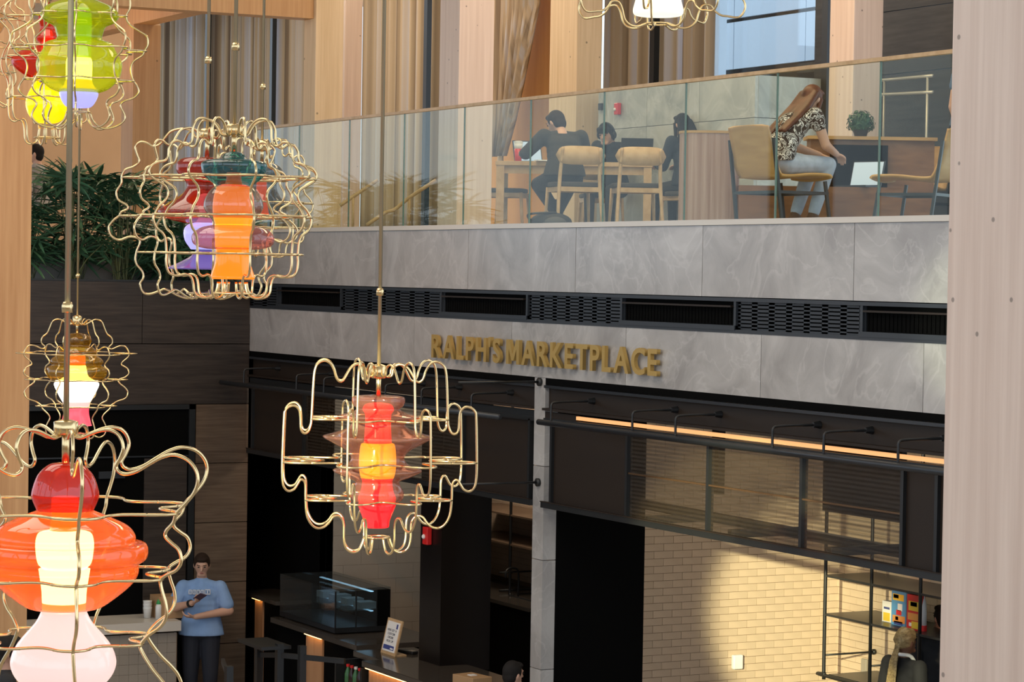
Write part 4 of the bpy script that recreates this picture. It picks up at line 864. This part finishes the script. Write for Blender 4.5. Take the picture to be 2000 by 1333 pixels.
    # hair
    hm = MB(); hm.ball(hp(0, -.016, .022), (.083, .092, .098), 18, 12, Rh); hm.ball(hp(0, .042, .078), (.062, .045, .030), 12, 8, Rh)
    for s in (-1, 1): hm.ball(hp(s*.064, -.01, .02), (.020, .05, .06), 12, 8, Rh)
    if style == 'short': hm.ball(hp(0, -.040, -.025), (.076, .060, .075), 14, 10, Rh)
    if style == 'shaggy':
        hm.ball(hp(0, -.05, -.05), (.070, .048, .065), 12, 8, Rh)
        for i in range(9): a = -.9+.225*i; hm.cap(hp(.075*math.sin(a), .035+.045*math.cos(a), .075), hp(.082*math.sin(a), .048+.05*math.cos(a), .030), .018, .008, 6)
        for s in (-1, 1): hm.cap(hp(s*.072, .01, .03), hp(s*.078, .02, -.045), .018, .010, 6)
    if style == 'long':
        bk = V['che'].lerp(V['wai'], .35)+Vector((0, -.13*b, 0)); nk = V['neck']+Vector((0, -.06, .02))
        for i in range(9):
            u = (i-4)/4; hm.cap(hp(u*.07, -.055, .02), nk+Vector((u*.10, .0, 0)), .032, .034, 8); hm.cap(nk+Vector((u*.10, 0, 0)), bk+Vector((u*.12, .0, random.uniform(-.05, .03))), .036, .018, 8)
        for s in (-1, 1): hm.cap(hp(s*.075, .02, .0), V['neck']+Vector((s*.10, .03, -.06)), .022, .016, 8)
    if style == 'ponytail':
        hm.ball(hp(0, -.095, -.03), (.03, .03, .03), 10, 8, Rh)
        for i in range(7): u = (i-3)/3; hm.cap(hp(u*.015, -.10, -.035), hp(u*.035, -.15, -.16), .012, .012, 6); hm.cap(hp(u*.035, -.15, -.16), hp(u*.05, -.19, -.36), .012, .009, 6)
        for i in range(11): a = -1.25+.25*i; hm.tube([hp(.078*math.sin(a), .045*math.cos(a)+.03, .075*math.cos(a)+.01), hp(.090*math.sin(a), -.02, .108*math.cos(a)+.015), hp(.06*math.sin(a), -.085, .06*math.cos(a)-.0), hp(0, -.105, -.03)], .0095, 6)
    fuse('hair', hm, HAIR[hair], .008, 2 if style != 'ponytail' else 1)
    # clothing
    sh = MB(); g = .016
    ell(sh, V['wai'].lerp(V['pel'], .3), V['wai'], .156*b, .112*b); ell(sh, V['wai'], V['che'], .155*b, .114*b); sh.cap(V['che'], V['neck']-Vector((0, 0, .035)), .105*b, .070)
    for s in 'lr': sh.cap(V['neck']-Vector((0, 0, .05)), V['s'+s]-Vector((0, 0, .012)), .062, .058); sh.cap(V['che'], V['s'+s]-Vector((0, 0, .03)), .10, .055)
    lo_, hi_ = V['pel']+Vector((0, 0, .0-hem)), V['wai']; ring = [[c_+Vector(((.158+e_)*b*math.cos(k_*math.pi/12), (.114+e_*.6)*b*math.sin(k_*math.pi/12), 0)) for k_ in range(24)] for c_, e_ in ((lo_, .034), (lo_.lerp(hi_, .5), .02), (hi_, 0))]
    sh.add([v_ for r_ in ring for v_ in r_], [(r_*24+k_, r_*24+(k_+1) % 24, r_*24+24+(k_+1) % 24, r_*24+24+k_) for r_ in range(2) for k_ in range(24)]+[tuple(range(24)), tuple(range(48, 72))])
    for s in 'lr':
        e = V['e'+s]; w = V['w'+s]
        if sleeves == 'long': sh.cap(V['s'+s], e, .066*b, .056*b); sh.cap(e, e.lerp(w, .93), .056*b, .042)
        else: sh.cap(V['s'+s]-Vector((0, 0, .005)), V['s'+s].lerp(e, .72 if sleeves == 'short' else .35), .061*b, .062*b)
    fuse('hoodie' if sleeves == 'long' else 'shirt', sh, shirt, .011)
    pn = MB(); ell(pn, V['pel']-Vector((0, 0, .02)), V['pel']+Vector((0, 0, .04)), .150*b, .108*b)
    for s in 'lr': pn.cap(V['h'+s], V['k'+s], .092*b, .066*b); pn.cap(V['k'+s], V['k'+s].lerp(V['a'+s], .92), .066*b, .050)
    fuse('trousers', pn, pants, .011)
    for s in 'lr':
        a = V['a'+s]; so = MB(); so.cap(a+Vector((0, -.03, -.045)), a+Vector((0, .14, -.055)), .042, .036); so.cap(a, a+Vector((0, 0, -.03)), .045, .045); fuse('shoe', so, shoe or M['black'], .012)
    return t, V, hp, Rh
NAVY = plain('dark_navy_denim', (.012, .015, .026), .8); BLACKC = plain('black_cloth', (.014, .014, .016), .85); CHAR = plain('charcoal_cloth', (.035, .033, .032), .9)
BLUET = plain('light_blue_cotton', (.22, .36, .62), .85, var=.06, scale=12); JEAN = plain('pale_blue_jeans', (.40, .46, .56), .85, var=.12, scale=20); DENIM = plain('blue_denim', (.06, .11, .20), .85, var=.2, scale=14)
def paisley():
    m, nt, b_ = base('black_white_print'); tc = nd(nt, 'ShaderNodeTexCoord'); nz = nd(nt, 'ShaderNodeTexNoise'); nz.inputs['Scale'].default_value = 11; nz.inputs['Detail'].default_value = 1; nz.inputs['Distortion'].default_value = 2.4
    rp = nd(nt, 'ShaderNodeValToRGB'); rp.color_ramp.interpolation = 'CONSTANT'; e = rp.color_ramp.elements; e[0].color = (.03, .02, .02, 1); e[1].color = (.7, .68, .66, 1); e[1].position = .46
    for p_, c_ in ((.51, .03), (.56, .7), (.60, .03)): q = e.new(p_); q.color = (c_, c_*.97, c_*.95, 1)
    nt.links.new(tc.outputs['Object'], nz.inputs['Vector']); nt.links.new(nz.outputs['Fac'], rp.inputs[0]); nt.links.new(rp.outputs[0], b_.inputs['Base Color']); b_.inputs['Roughness'].default_value = .85; return m
# 1 person in blue T-shirt looking at a phone, by the wood wall
J = STAND(); J.update(el=(-.27, .03, 1.13), er=(.28, .03, 1.14), wl=(.0, .25, 1.10), wr=(-.10, .27, 1.26) if False else (.02, .27, 1.24))
J.update(sl=(-.185, 0, 1.375), sr=(.185, 0, 1.375), el=(-.285, .04, 1.14), wl=(.03, .24, 1.10), er=(.285, .05, 1.16), wr=(.06, .26, 1.24))
pb_ = onX(392, 1300, XL+.50); p_ = Vector((pb_.x, pb_.y, 0))
toC = math.atan2(-p_.y, -p_.x)
t1, V1, hp1, Rh1 = person('person in a light blue T-shirt and dark jeans looking down at a phone', p_, toC-.12, J, 0, 'brown', 'short', BLUET, NAVY, None, 'short', 1.22, (.10, -.32), ((Vector((1, .1, .05)), Vector((0, -.3, 1)), .5), (Vector((-.55, .55, .30)), Vector((0, .2, 1)), .9)), .06)
# note: the person's right arm carries the phone, the left forearm lies across the belly
ph = thing('phone', p_+Vector((0, 0, 1.3)), 'dark phone held up by the person in blue', 'phone', rz=toC-.12-math.pi/2)
MB().box((-.037, -.075, -.004), (.037, .075, .004), Matrix.Translation((-.03, .375, .02)) @ Matrix.Rotation(.55, 4, 'X') @ Matrix.Rotation(.6, 4, 'Z')).build('case', plain('plum_case', (.06, .03, .07), .4), ph, local=True)
MB().box((-.033, -.068, .004), (.033, .068, .005), Matrix.Translation((-.03, .375, .02)) @ Matrix.Rotation(.55, 4, 'X') @ Matrix.Rotation(.6, 4, 'Z')).build('display', M['black'], ph, local=True)
MB().tube([V1['wr'].lerp(V1['er'], .06), V1['wr'].lerp(V1['er'], .15)], .040, 16).build('watch', M['black'], t1, local=True, label='black wrist watch')
# white outlined print on the chest
pm = MB(); y_ = .137*1.0
for i, (x_, w_, h_) in enumerate(((-.105, .058, .05), (-.04, .034, .044), (.0, .034, .044), (.04, .034, .044), (.08, .034, .044))):
    for a_, b2, c_, e_ in ((0, 0, w_, .006), (0, h_-.006, w_, h_), (0, 0, .006, h_), (w_-.006, 0, w_, h_), (w_*.42, .012, w_*.58, h_-.012)):
        pm.box((x_+a_, y_-.01, 1.315+b2), (x_+c_, y_+.012, 1.315+e_))
pm.build('chest_print', plain('white_print', (.75, .78, .85), .8), t1, local=True, label='white outlined block print')
# 2 hooded student from behind
J = SIT(); J.update(head=(-.04, .20, 1.07), neck=(-.01, .13, .98), che=(0, .07, .84), sl=(-.185, .10, .93), sr=(.185, .10, .93), el=(-.34, .20, .76), wl=(-.30, .45, .78), er=(.27, .20, .77), wr=(.12, .42, .79), kl=(-.16, .38, .47), kr=(.16, .38, .47), al=(.05, .22, .09), ar=(-.06, .20, .09))
person('student in a dark hooded top seen from behind, bent over the study table', up(1100, 24.7), PHI+.25, J, 0, 'brown', 'short', CHAR, BLACKC, M['white'], 'long', 1.12, (.55, -.5))
# 3 student with headphones facing the viewer
J = SIT(); J.update(head=(.02, .20, 1.12), neck=(.0, .13, 1.03), che=(0, .06, .88))
hp_p = up(1196, 27.9); ph3 = math.atan2(-hp_p.y, -hp_p.x)
t3, V3, hp3, Rh3 = person('dark haired student wearing headphones, looking down at the table', hp_p, ph3-.35, J, 0, 'black', 'shaggy', BLACKC, BLACKC, None, 'long', 1.0, (-.15, -.30))
hd_ = thing('headphones', hp_p+Vector((0, 0, 1.2)), 'black over ear headphones worn by the dark haired student', 'headphones', rz=ph3-.35-math.pi/2); off = Vector((0, 0, -1.2))
MB().tube(smooth_path([hp3(.098*math.cos(a), -.01, .118*math.sin(a)+.005)+off for a in [math.pi*i/8 for i in range(9)]], 3), .011, 8).build('band', M['black'], hd_, local=True, smooth=True)
for s in (-1, 1): MB().ball(hp3(s*.096, -.005, -.01)+off, (.020, .036, .042), 14, 10, Rh3).build('ear_cup', M['black'], hd_, local=True, smooth=True)
# 4 student in dark jacket with long dark hair
J = SIT(); J.update(head=(0, .12, 1.19))
person('student with long black hair and dark jacket seen from behind', up(1340, 26.8), PHI+.55, J, 0, 'black', 'long', plain('dark_blue_jacket', (.02, .028, .045), .85), BLACKC, None, 'long', 1.0, (.1, -.2))
cafe_chair(up(1345, 26.7), PHI+.55, 'oak cafe chair under the student in the dark jacket')
# 5 woman with long auburn hair
J = SIT(); J.update(pel=(0, -.03, .55), wai=(0, .03, .68), che=(0, .15, .84), neck=(0, .27, .96), head=(0, .34, 1.06), sl=(-.17, .24, .93), sr=(.17, .24, .93), el=(-.20, .33, .68), er=(.20, .33, .68), wl=(-.12, .52, .62), wr=(.10, .52, .62), kl=(-.11, .43, .53), kr=(.11, .43, .53), al=(-.08, .25, .12), ar=(.09, .30, .12))
person('woman with long auburn hair, black and white printed top and pale jeans', up(1515, 21.35), PHI-1.02, J, 0, 'auburn', 'long', paisley(), JEAN, plain('brown_shoe', (.10, .05, .03), .6), 'cap', 1.02, (.2, -.45), scale=1.04)
# 6 person leaning on the counter at the right end
J = STAND(); J.update(el=(-.30, .10, 1.10), wl=(-.31, .22, .90))
person('person in a blue denim shirt standing at the wooden counter', up(1880, 22.6), PHI+1.0+math.pi, J, 2, 'black', 'short', DENIM, NAVY, None, 'cap', 1.0, (0, -.3))
# 7, 8 shop customers, right
def ground(px, d): q = onD(px, 1000, d); return Vector((q.x, q.y, 0))
J = STAND(); J.update(wl=(-.10, .30, 1.02), wr=(.10, .30, 1.02))
t7, V7, hp7, Rh7 = person('person with blond braided ponytail and black jacket in front of the pipe shelving', ground(1772, 21.3), PHI-.95, J, 1, 'blond', 'ponytail', BLACKC, BLACKC, None, 'long', 1.0, (0, .05), scale=.985)
MB().tube(smooth_path([(-.09, .07, 1.36), (-.085, .0, 1.48), (-.04, -.085, 1.50), (.04, -.085, 1.50), (.085, .0, 1.48), (.09, .07, 1.36)], 4), .016, 8).build('lanyard', M['white'], t7, local=True, smooth=True, label='white collar strap')
J = STAND(); person('dark haired person in black by the last shelf upright', ground(1846, 22.4), PHI-.2, J, 2, 'black', 'short', BLACKC, BLACKC, None, 'long', 1.0, (.6, 0), scale=1.02)
# 9, 10 customers in the foreground of the shop
J = STAND(); person('dark haired person in black walking past the service counter', ground(14, 19.2), PHI-1.3, J, 2, 'black', 'shaggy', BLACKC, NAVY, None, 'long', 1.0, (0, 0), scale=1.06)
J = STAND(); person('dark haired shopper whose head shows beside the cardboard box', ground(1005, 20.2), PHI-.9, J, 0, 'black', 'short', BLACKC, BLACKC, None, 'long', 1.0, (0, -.1), scale=.89)
# 11 person behind the palms
J = SIT(); person('dark haired person sitting behind the palms', Vector((*onX(82, 316, -30.0).xy, 4.76)), PHI+math.pi/2, J, 0, 'black', 'short', plain('grey_cloth', (.3, .28, .26), .9), BLACKC, None, 'long', 1.0)
q_ = Vector((*onX(82, 316, -30.0).xy, 4.75))
st = thing('stool', q_, 'plain round stool behind the palms', 'stool'); MB().lathe([(.17, .42), (.18, .44), (.17, .46)], 20).build('seat', M['oak'], st, local=True)
for a in (0, 2.1, 4.2): MB().tube([(.12*math.cos(a), .12*math.sin(a), .42), (.17*math.cos(a), .17*math.sin(a), 0)], .014, 8).build('leg', M['oak'], st, local=True)
# ------------------------------------------------------------------ shop fittings
def vpipe(x, Y, z0, z1, r=.016): return MB().tube([(x, Y, z0), (x, Y, z1)], r, 10)
YS = 13.42
sh_ = thing('pipe_shelving', (fx(1700, YS, 1200), YS, 1.1), 'black pipe shelving with three boards on the cream brick wall', 'shelving')
za = [onY(1617, y_, YS).z for y_ in (1125, 1201, 1322)]
x1_, x2_, x3_ = (onY(q, 1200, YS).x for q in (1611, 1701, 1797)); x4_ = x3_+.75
MB().tube(smooth_path([(x1_, YS, 3.7), (x1_, YS, 2.4), (x1_, YS, za[2]+.08), (x1_+.015, YS, za[2]+.02), (x1_+.07, YS, za[2]), (x4_, YS, za[2])], 6), .017, 10).build('bent_upright', M['black'], sh_, smooth=True)
for x in (x2_, x3_): vpipe(x, YS, .6, 3.7).build('upright', M['black'], sh_, smooth=True)
for z in za[:2]: MB().box((x1_, YS-.01, z-.014), (x4_, YBW-.02, z+.006)).build('board', M['steel'], sh_)
MB().box((x1_+.05, YS+.02, za[2]), (x4_, YBW-.02, za[2]+.018)).build('board', M['steel'], sh_)
for x, q in ((x1_, 1283), (x2_, 1305)):
    z = onY(1620 if x == x1_ else 1712, q, YS).z; a = MB().tube([(x, YS, z), (x, YBW-.014, z)], .009, 8).build('standoff', M['black'], sh_, smooth=True); MB().tube([(x, YBW-.04, z), (x, YBW-.013, z)], .026, 12).build('flange', M['black'], a, smooth=True)
# boxes on the middle board
def pack(px0, px1, ptop, Y0, label, col, deco, name='cereal_box', dp=.06):
    xa, xb = onY(px0, 1200, Y0).x, onY(px1, 1200, Y0).x; zb_ = za[1]+.007; zt = onY((px0+px1)/2, ptop, Y0).z
    t = thing(name, ((xa+xb)/2, Y0, zb_), label, 'box'); MB().box((xa, Y0, zb_), (xb, Y0+dp, zt)).build('carton', col, t)
    for (u0, v0, u1, v1, m) in deco:
        MB().box((xa+(xb-xa)*u0, Y0-.003, zb_+(zt-zb_)*v0), (xa+(xb-xa)*u1, Y0+.001, zb_+(zt-zb_)*v1)).build('print', m, t)
cY = plain('print_yellow', (.80, .55, .05), .5); cW = plain('print_white', (.8, .8, .8), .5); cR = plain('print_red', (.62, .03, .03), .5); cB = plain('print_blue', (.10, .32, .62), .5); cO = plain('print_orange', (.75, .33, .08), .5); cN = plain('print_navy', (.05, .07, .25), .5)
pack(1723, 1740, 1175, 13.6, 'small white and yellow carton on the pipe shelf', cW, [(.15, .05, .9, .45, cY), (.2, .62, .85, .72, cN)], 'small_carton')
pack(1741, 1769, 1153, 13.55, 'tall blue cereal carton on the pipe shelf', cB, [(.1, .70, .85, .88, cY), (.15, .76, .5, .86, cN), (.45, .42, .75, .62, cW), (.35, .30, .7, .44, cR), (.1, .08, .95, .28, cO), (.2, .02, .8, .12, cN), (.3, .15, .5, .25, cW)])
pack(1771, 1796, 1163, 13.5, 'red cereal carton with yellow band on the pipe shelf', cR, [(.15, .55, .95, .82, cY), (.3, .68, .8, .80, cB), (.1, .28, .9, .48, cO), (.4, .05, .95, .25, cY), (.2, .1, .4, .2, cW)])
bt = thing('sauce_bottle', (onY(1803, 1235, 13.55).x, 13.55, za[1]+.007), 'slim pale bottle with red base on the pipe shelf', 'bottle'); MB().lathe([(.032, .0), (.032, .05)], 14).build('base', M['red'], bt, local=True); MB().lathe([(.028, .05), (.028, .22), (.012, .29), (.012, .32)], 14).build('flask', M['white'], bt, local=True, smooth=True)
for px, py, w, h, lbl in ((1437, 1293, .105, .135, 'white wall box on the plain cream brick side wall'), ):
    q = onX(px, py, XSW+.012); MB().box((q.x, q.y-w/2, q.z-h/2), (q.x+.05, q.y+w/2, q.z+h/2)).build('wall_box', M['white'], label=lbl, cat='wall box', bevel=.012)
q = onY(1691, 1300, YBW-.012); MB().box((q.x-.04, q.y-.03, q.z-.09), (q.x+.04, q.y, q.z+.06)).build('wall_box', M['tile'], label='grey wall box behind the pipe shelving', cat='wall box', bevel=.008)
# left bay shelving
ls = thing('pipe_shelving', (fx(1000, YS, 1100), YS, 1.2), 'dim black pipe shelving between the black column and the stone pier', 'shelving')
xl0, xl1, xl2 = onY(940, 1000, YS).x, onY(998, 1000, YS).x, onY(1060, 1000, YS).x
zb_ = onY(1000, 1166, YS).z; MB().tube(smooth_path([(xl1, YS, 3.7), (xl1, YS, 2.2), (xl1, YS, zb_+.08), (xl1+.015, YS, zb_+.02), (xl1+.07, YS, zb_), (xl2, YS, zb_)], 6), .017, 10).build('bent_upright', M['black'], ls, smooth=True)
for q in (1001, 1058): z = onY(970, q, YS).z; MB().box((xl0-.6, YS-.01, z-.014), (xl2, YBW-.02, z+.006)).build('board', M['brownwood'], ls)
for q, r in ((1118, .010), (1153, .014)): z = onY(970, q, YS).z; x = onY(975, q, YS).x; MB().tube([(x, YS, z), (x, YBW-.014, z)], r, 8).build('standoff', M['black'], ls, smooth=True)
bc = thing('back_counter', (xl1, 13.2, 0), 'dim back counter with dark stone top and tall tap', 'counter'); zc = onY(990, 1178, 13.1).z
MB().box((xl0-1.2, 13.15, 0), (xl2+.3, YBW-.02, zc-.04)).build('body', M['blackm'], bc); MB().box((xl0-1.2, 13.1, zc-.04), (xl2+.3, YBW-.02, zc)).build('worktop', M['quartz'], bc)
MB().tube(smooth_path([(xl1+.05, 13.5, zc), (xl1+.05, 13.5, zc+.26), (xl1+.08, 13.42, zc+.32), (xl1+.11, 13.32, zc+.30), (xl1+.12, 13.30, zc+.22)], 5), .012, 8).build('tap', M['black'], bc, smooth=True)
# fire alarm on the black column
alarm(onY(839, 1047, 10.148), 0, 'red fire alarm strobe on the black column', .10, .16)
# glass display case
XD = -22.62; yd0, yd1 = onX(655, 1150, XD).y, onX(763, 1147, XD).y; zt_ = onX(763, 1147, XD).z; zb_ = onX(763, 1232, XD).z
dc = thing('display_case', (XD, yd0, zb_), 'black framed glass food display case with cool lit shelves', 'display case'); xd0 = -24.0
MB().box((xd0, yd0, zb_), (XD, yd1, zb_+.05)).build('base', M['black'], dc); MB().box((xd0, yd0, zt_-.025), (XD, yd1, zt_)).build('top', M['caseglass'], dc)
MB().box((XD-.03, yd1-.14, zb_+.05), (XD, yd1, zt_-.025)).build('rear_end_panel', M['blackm'], dc); MB().box((xd0, yd1-.02, zb_+.05), (XD-.03, yd1, zt_-.025)).build('back_panel', M['blackm'], dc)
MB().box((XD-.008, yd0+.01, zb_+.05), (XD, yd1-.14, zt_-.025)).build('end_pane', M['caseglass'], dc); MB().box((xd0, yd0, zb_+.05), (XD-.01, yd0+.008, zt_-.025)).build('front_pane', M['caseglass'], dc)
zm = (zb_+zt_)/2-.01; MB().box((xd0, yd0+.12, zm), (XD-.01, yd1-.03, zm+.012)).build('shelf', M['caseglass'], dc)
for z in (zm-.012, zt_-.045): MB().box((xd0+.1, yd1-.20, z), (XD-.03, yd1-.17, z+.009)).build('shelf_light', M['coolled'], dc)
for y_ in (yd0+.0, yd0+.22): MB().box((XD-.012, y_, zb_+.05), (XD+.002, y_+.012, zt_-.02)).build('mullion', M['black'], dc)
for k in range(4):
    MB().box((XD-.22-.3*k, yd1-.30, zm+.012), (XD-.06-.3*k, yd1-.12, zm+.075)).build('food_tray', plain('food_tray', (.28, .35, .38), .4) if not k else bpy.data.materials['food_tray'], dc)
# counters
ZK = 1.06
A_ = onZ(708, 1292, ZK); B_ = onZ(590, 1250, ZK); C_ = onZ(760, 1236, ZK)
c1 = thing('sales_counter', (A_.x, A_.y, 0), 'wood fronted sales counter with dark polished top and glowing underside', 'counter')
MB().box((A_.x-.02, A_.y, ZK-.055), (-18.75, A_.y+.80, ZK)).build('worktop', M['quartz'], c1, bevel=.006)
MB().box((A_.x-.60, A_.y+.18, ZK-.05), (A_.x-.022, A_.y+.80, ZK)).build('return_top', M['quartz'], c1)
n = 10
for k in range(n):
    xa = A_.x+.02+k*.22; MB().box((xa+.001, A_.y+.055, .1), (xa+.219, A_.y+.075, ZK-.075)).build('front_board', M['counterwood'], c1)
MB().box((A_.x+.02, A_.y+.075, 0), (-18.75, A_.y+.75, ZK-.055)).build('body', M['blackm'], c1)
MB().box((A_.x+.02, A_.y+.018, ZK-.066), (-18.75, A_.y+.036, ZK-.056)).build('led_strip', glow('counter_led', (1, .50, .14), 9), c1)
c2 = thing('drinks_counter', (B_.x, B_.y, 0), 'dark topped counter with a lit wooden end beneath the display case', 'counter')
MB().box((-24.0, yd0-.10, ZK-.05), (B_.x+.55, yd1+.25, ZK)).build('worktop', M['quartz'], c2); MB().box((-24.0, yd0-.02, 0), (B_.x+.45, yd1+.2, ZK-.05)).build('body', M['blackm'], c2)
wp_ = onZ(600, 1262, ZK-.08)
for k, (pa, pb) in enumerate(((600, 616), (616, 632))):
    a, b_ = fx(pa, yd0-.03, 1280), fx(pb, yd0-.03, 1280); MB().box((a+.001, yd0-.045, 0), (b_-.001, yd0-.025, ZK-.06)).build('end_board', M['counterwood'], c2)
MB().box((fx(600, yd0-.05, 1262), yd0-.085, ZK-.062), (fx(632, yd0-.05, 1262), yd0-.07, ZK-.052)).build('led_strip', bpy.data.materials['counter_led'], c2)
c3 = thing('end_counter', (fx(495, 10.2, 1230), 10.2, 0), 'short dark counter end with a lit wooden strip by the wood wall', 'counter')
a, b_ = fx(497, 10.2, 1240), fx(512, 10.2, 1240); MB().box((a, 10.2, 0), (b_, 10.22, 1.13)).build('end_board', M['counterwood'], c3); MB().box((a-.3, 10.22, 0), (b_+.5, 10.5, 1.12)).build('body', M['blackm'], c3); MB().box((a-.3, 10.14, 1.14), (b_+.5, 10.55, 1.18)).build('worktop', M['quartz'], c3)
MB().box((a, 10.165, 1.128), (b_, 10.18, 1.138)).build('led_strip', bpy.data.materials['counter_led'], c3)
# open cooler with bottles
P0 = onZ(672, 1330, .62)
ck = thing('open_cooler', (P0.x, P0.y, 0), 'black open cooler stocked with bottles at the counter end', 'cooler')
xk0_, xk1_, yk0, yk1 = A_.x-.66, A_.x-.06, A_.y+.02, A_.y+.55
for a in (xk0_, xk1_-.03): MB().box((a, yk0, 0), (a+.03, yk1, .98)).build('side', M['black'], ck)
MB().box((xk0_, yk1-.02, 0), (xk1_, yk1, 1.0)).build('back', M['blackm'], ck)
for z in (.10, .42, .74): MB().box((xk0_+.03, yk0+.02, z-.01), (xk1_-.03, yk1-.02, z+.005)).build('shelf', M['steel'], ck)
gb = plain('dark_bottle', (.03, .012, .01), .15); gg = plain('green_bottle', (.05, .16, .06), .2)
i = 0
for z in (.747, .427):
    for yy in (yk0+.10, yk0+.30):
        for k in range(6):
            x = xk0_+.08+k*.088
            t = thing('drink_bottle', (x, yy, z), 'small dark drink bottle with a '+('red' if k % 3 != 2 else 'white')+' cap on the '+('upper' if z > .5 else 'lower')+' cooler shelf', 'bottle', 'bottles in the open cooler')
            MB().lathe([(.030, 0), (.032, .02), (.032, .11), (.014, .16), (.014, .175)], 12).build('flask', gb if k % 2 else gg, t, local=True, smooth=True); MB().lathe([(.017, .172), (.017, .195)], 12).build('cap', M['red'] if k % 3 != 2 else M['white'], t, local=True)
# sign in a wooden frame
sp = onZ(757, 1279, ZK); fs_ = thing('counter_sign', sp, 'white order pick up sign in a slanted wooden frame on the dark counter', 'sign')
RS = Matrix.Translation(sp) @ Matrix.Rotation(math.radians(-13), 4, 'X'); w_, h_ = .31, .33
g = MB(); g.box((-w_/2, 0, 0), (w_/2, .015, h_), RS); g.build('frame', M['oak'], fs_)
MB().box((-w_/2+.025, -.004, .028), (w_/2-.025, .002, h_-.025), RS).build('sheet', M['white'], fs_)
MB().box((-w_/2, .01, 0), (w_/2, .12, .012), Matrix.Translation(sp)).build('foot', M['oak'], fs_)
MB().box((-w_/2+.04, -.006, .045), (w_/2-.05, -.003, .085), RS).build('blue_band', cN, fs_); MB().box((w_/2-.085, -.006, h_-.085), (w_/2-.055, -.003, h_-.04), RS).build('blue_mark', cN, fs_)
MB().box((w_/2-.12, -.008, .052), (w_/2-.06, -.005, .066), RS).build('band_mark', cW, fs_)
ink = plain('ink', (.03, .03, .06), .6)
for r, (tx, wd_) in enumerate((('HERE GET A', .19), ('CUSTOM', .15), ('ORDER', .12), ('PICK UP', .14))):
    z0 = h_-.115-.034*r
    write(tx, fs_, wd_, .021, ink, lambda u, v, w, z0=z0, wd_=wd_: RS @ Vector((-wd_/2+u-.005, -.005-max(0, w)*.05, z0+v)), ext=.01, off=.01)
# card reader, carton and wrapped cutlery
q = onZ(797, 1277, ZK); cdv = thing('card_reader', q, 'black card reader lying on the dark counter', 'card reader', rz=.3)
MB().box((-.10, -.04, 0), (.10, .04, .03)).build('body', M['black'], cdv, local=True, bevel=.008); MB().box((.02, -.025, .03), (.08, .025, .032)).build('display', M['tile'], cdv, local=True)
q = onZ(922, 1345, ZK); bx_ = thing('takeaway_box', q, 'brown cardboard takeaway box on the sales counter', 'box', rz=.15)
MB().box((-.15, -.10, 0), (.15, .10, .11)).build('carton', M['card'], bx_, local=True, bevel=.004); MB().box((-.03, -.03, .11), (.03, .03, .116)).build('sticker', M['white'], bx_, local=True)
q = onZ(985, 1322, ZK+.3)
# belt barriers
def stanchion(px, py, d, label):
    p_ = onD(px, py, d); t = thing('queue_post', (p_.x, p_.y, 0), label, 'queue post', 'black queue barriers')
    MB().lathe([(.17, 0), (.17, .015), (.04, .03)], 20).build('base', M['black'], t, local=True); MB().box((-.03, -.03, .02), (.03, .03, p_.z)).build('post', M['black'], t, local=True); return p_
Q = [stanchion(447, 1302, 21.5, 'black queue post standing near the person in blue'), stanchion(590, 1262, 22.2, 'black queue post before the lit wooden end board'), stanchion(506, 1258, 22.6, 'black queue post before the short counter end'), stanchion(546, 1258, 22.3, 'black queue post between two other posts at the counters')]
def belt(a, b_, label):
    t = thing('queue_rail', a, label, 'queue rail'); g = MB().beam(a+Vector((0, 0, -.10)), b_+Vector((0, 0, -.10)), .03, .045); g.build('upper_bar', M['black'], t); MB().beam(a+Vector((0, 0, -.42)), b_+Vector((0, 0, -.42)), .02, .035).build('lower_bar', M['black'], t)
belt(Q[0]+Vector((-.9, .3, 0)), Q[0], 'black queue rail running from the wood wall'); belt(Q[2], Q[3], 'black queue rail linking two posts by the end counter'); belt(Q[3], Q[1], 'black queue rail running to the lit wooden end board'); belt(Q[1], Q[1]+Vector((.35, .25, 0)), 'short black queue rail beside the open cooler')
MB().box((-.28, -.14, 0), (.28, .14, .03), Matrix.Translation(Q[2]+Vector((.12, 0, 0)))).build('queue_shelf', M['black'], label='small dark tray shelf on the queue posts', cat='shelf')
# things on the service counter
def counter_pt(px, py): return onX(px, py, XL+.33)
q = counter_pt(288, 1200); cs = thing('cup_stack', (q.x, q.y, 1.062), 'stack of white paper cups on the pale service counter', 'cups')
for k in range(3): MB().lathe([(.035, .0), (.045, .10), (.047, .105)], 16, (0, 0, .035*k)).build('cup', M['white'], cs, local=True, smooth=True)
q = counter_pt(325, 1190); MB().box((-.13, -.13, 0), (.13, .13, .22), Matrix.Translation((q.x, q.y, 1.062))).build('cardboard_box', M['card'], label='brown cardboard box on the pale service counter', cat='box')
q = counter_pt(296, 1190); gbt = thing('squeeze_bottle', (q.x+.12, q.y+.03, 1.062), 'clear squeeze bottle with green lid beside the paper cups', 'bottle')
MB().lathe([(.03, 0), (.03, .13), (.02, .15)], 14).build('flask', M['white'], gbt, local=True, smooth=True); MB().lathe([(.022, .15), (.022, .165), (.006, .20)], 14).build('lid', plain('green_plastic', (.03, .3, .08), .4), gbt, local=True)
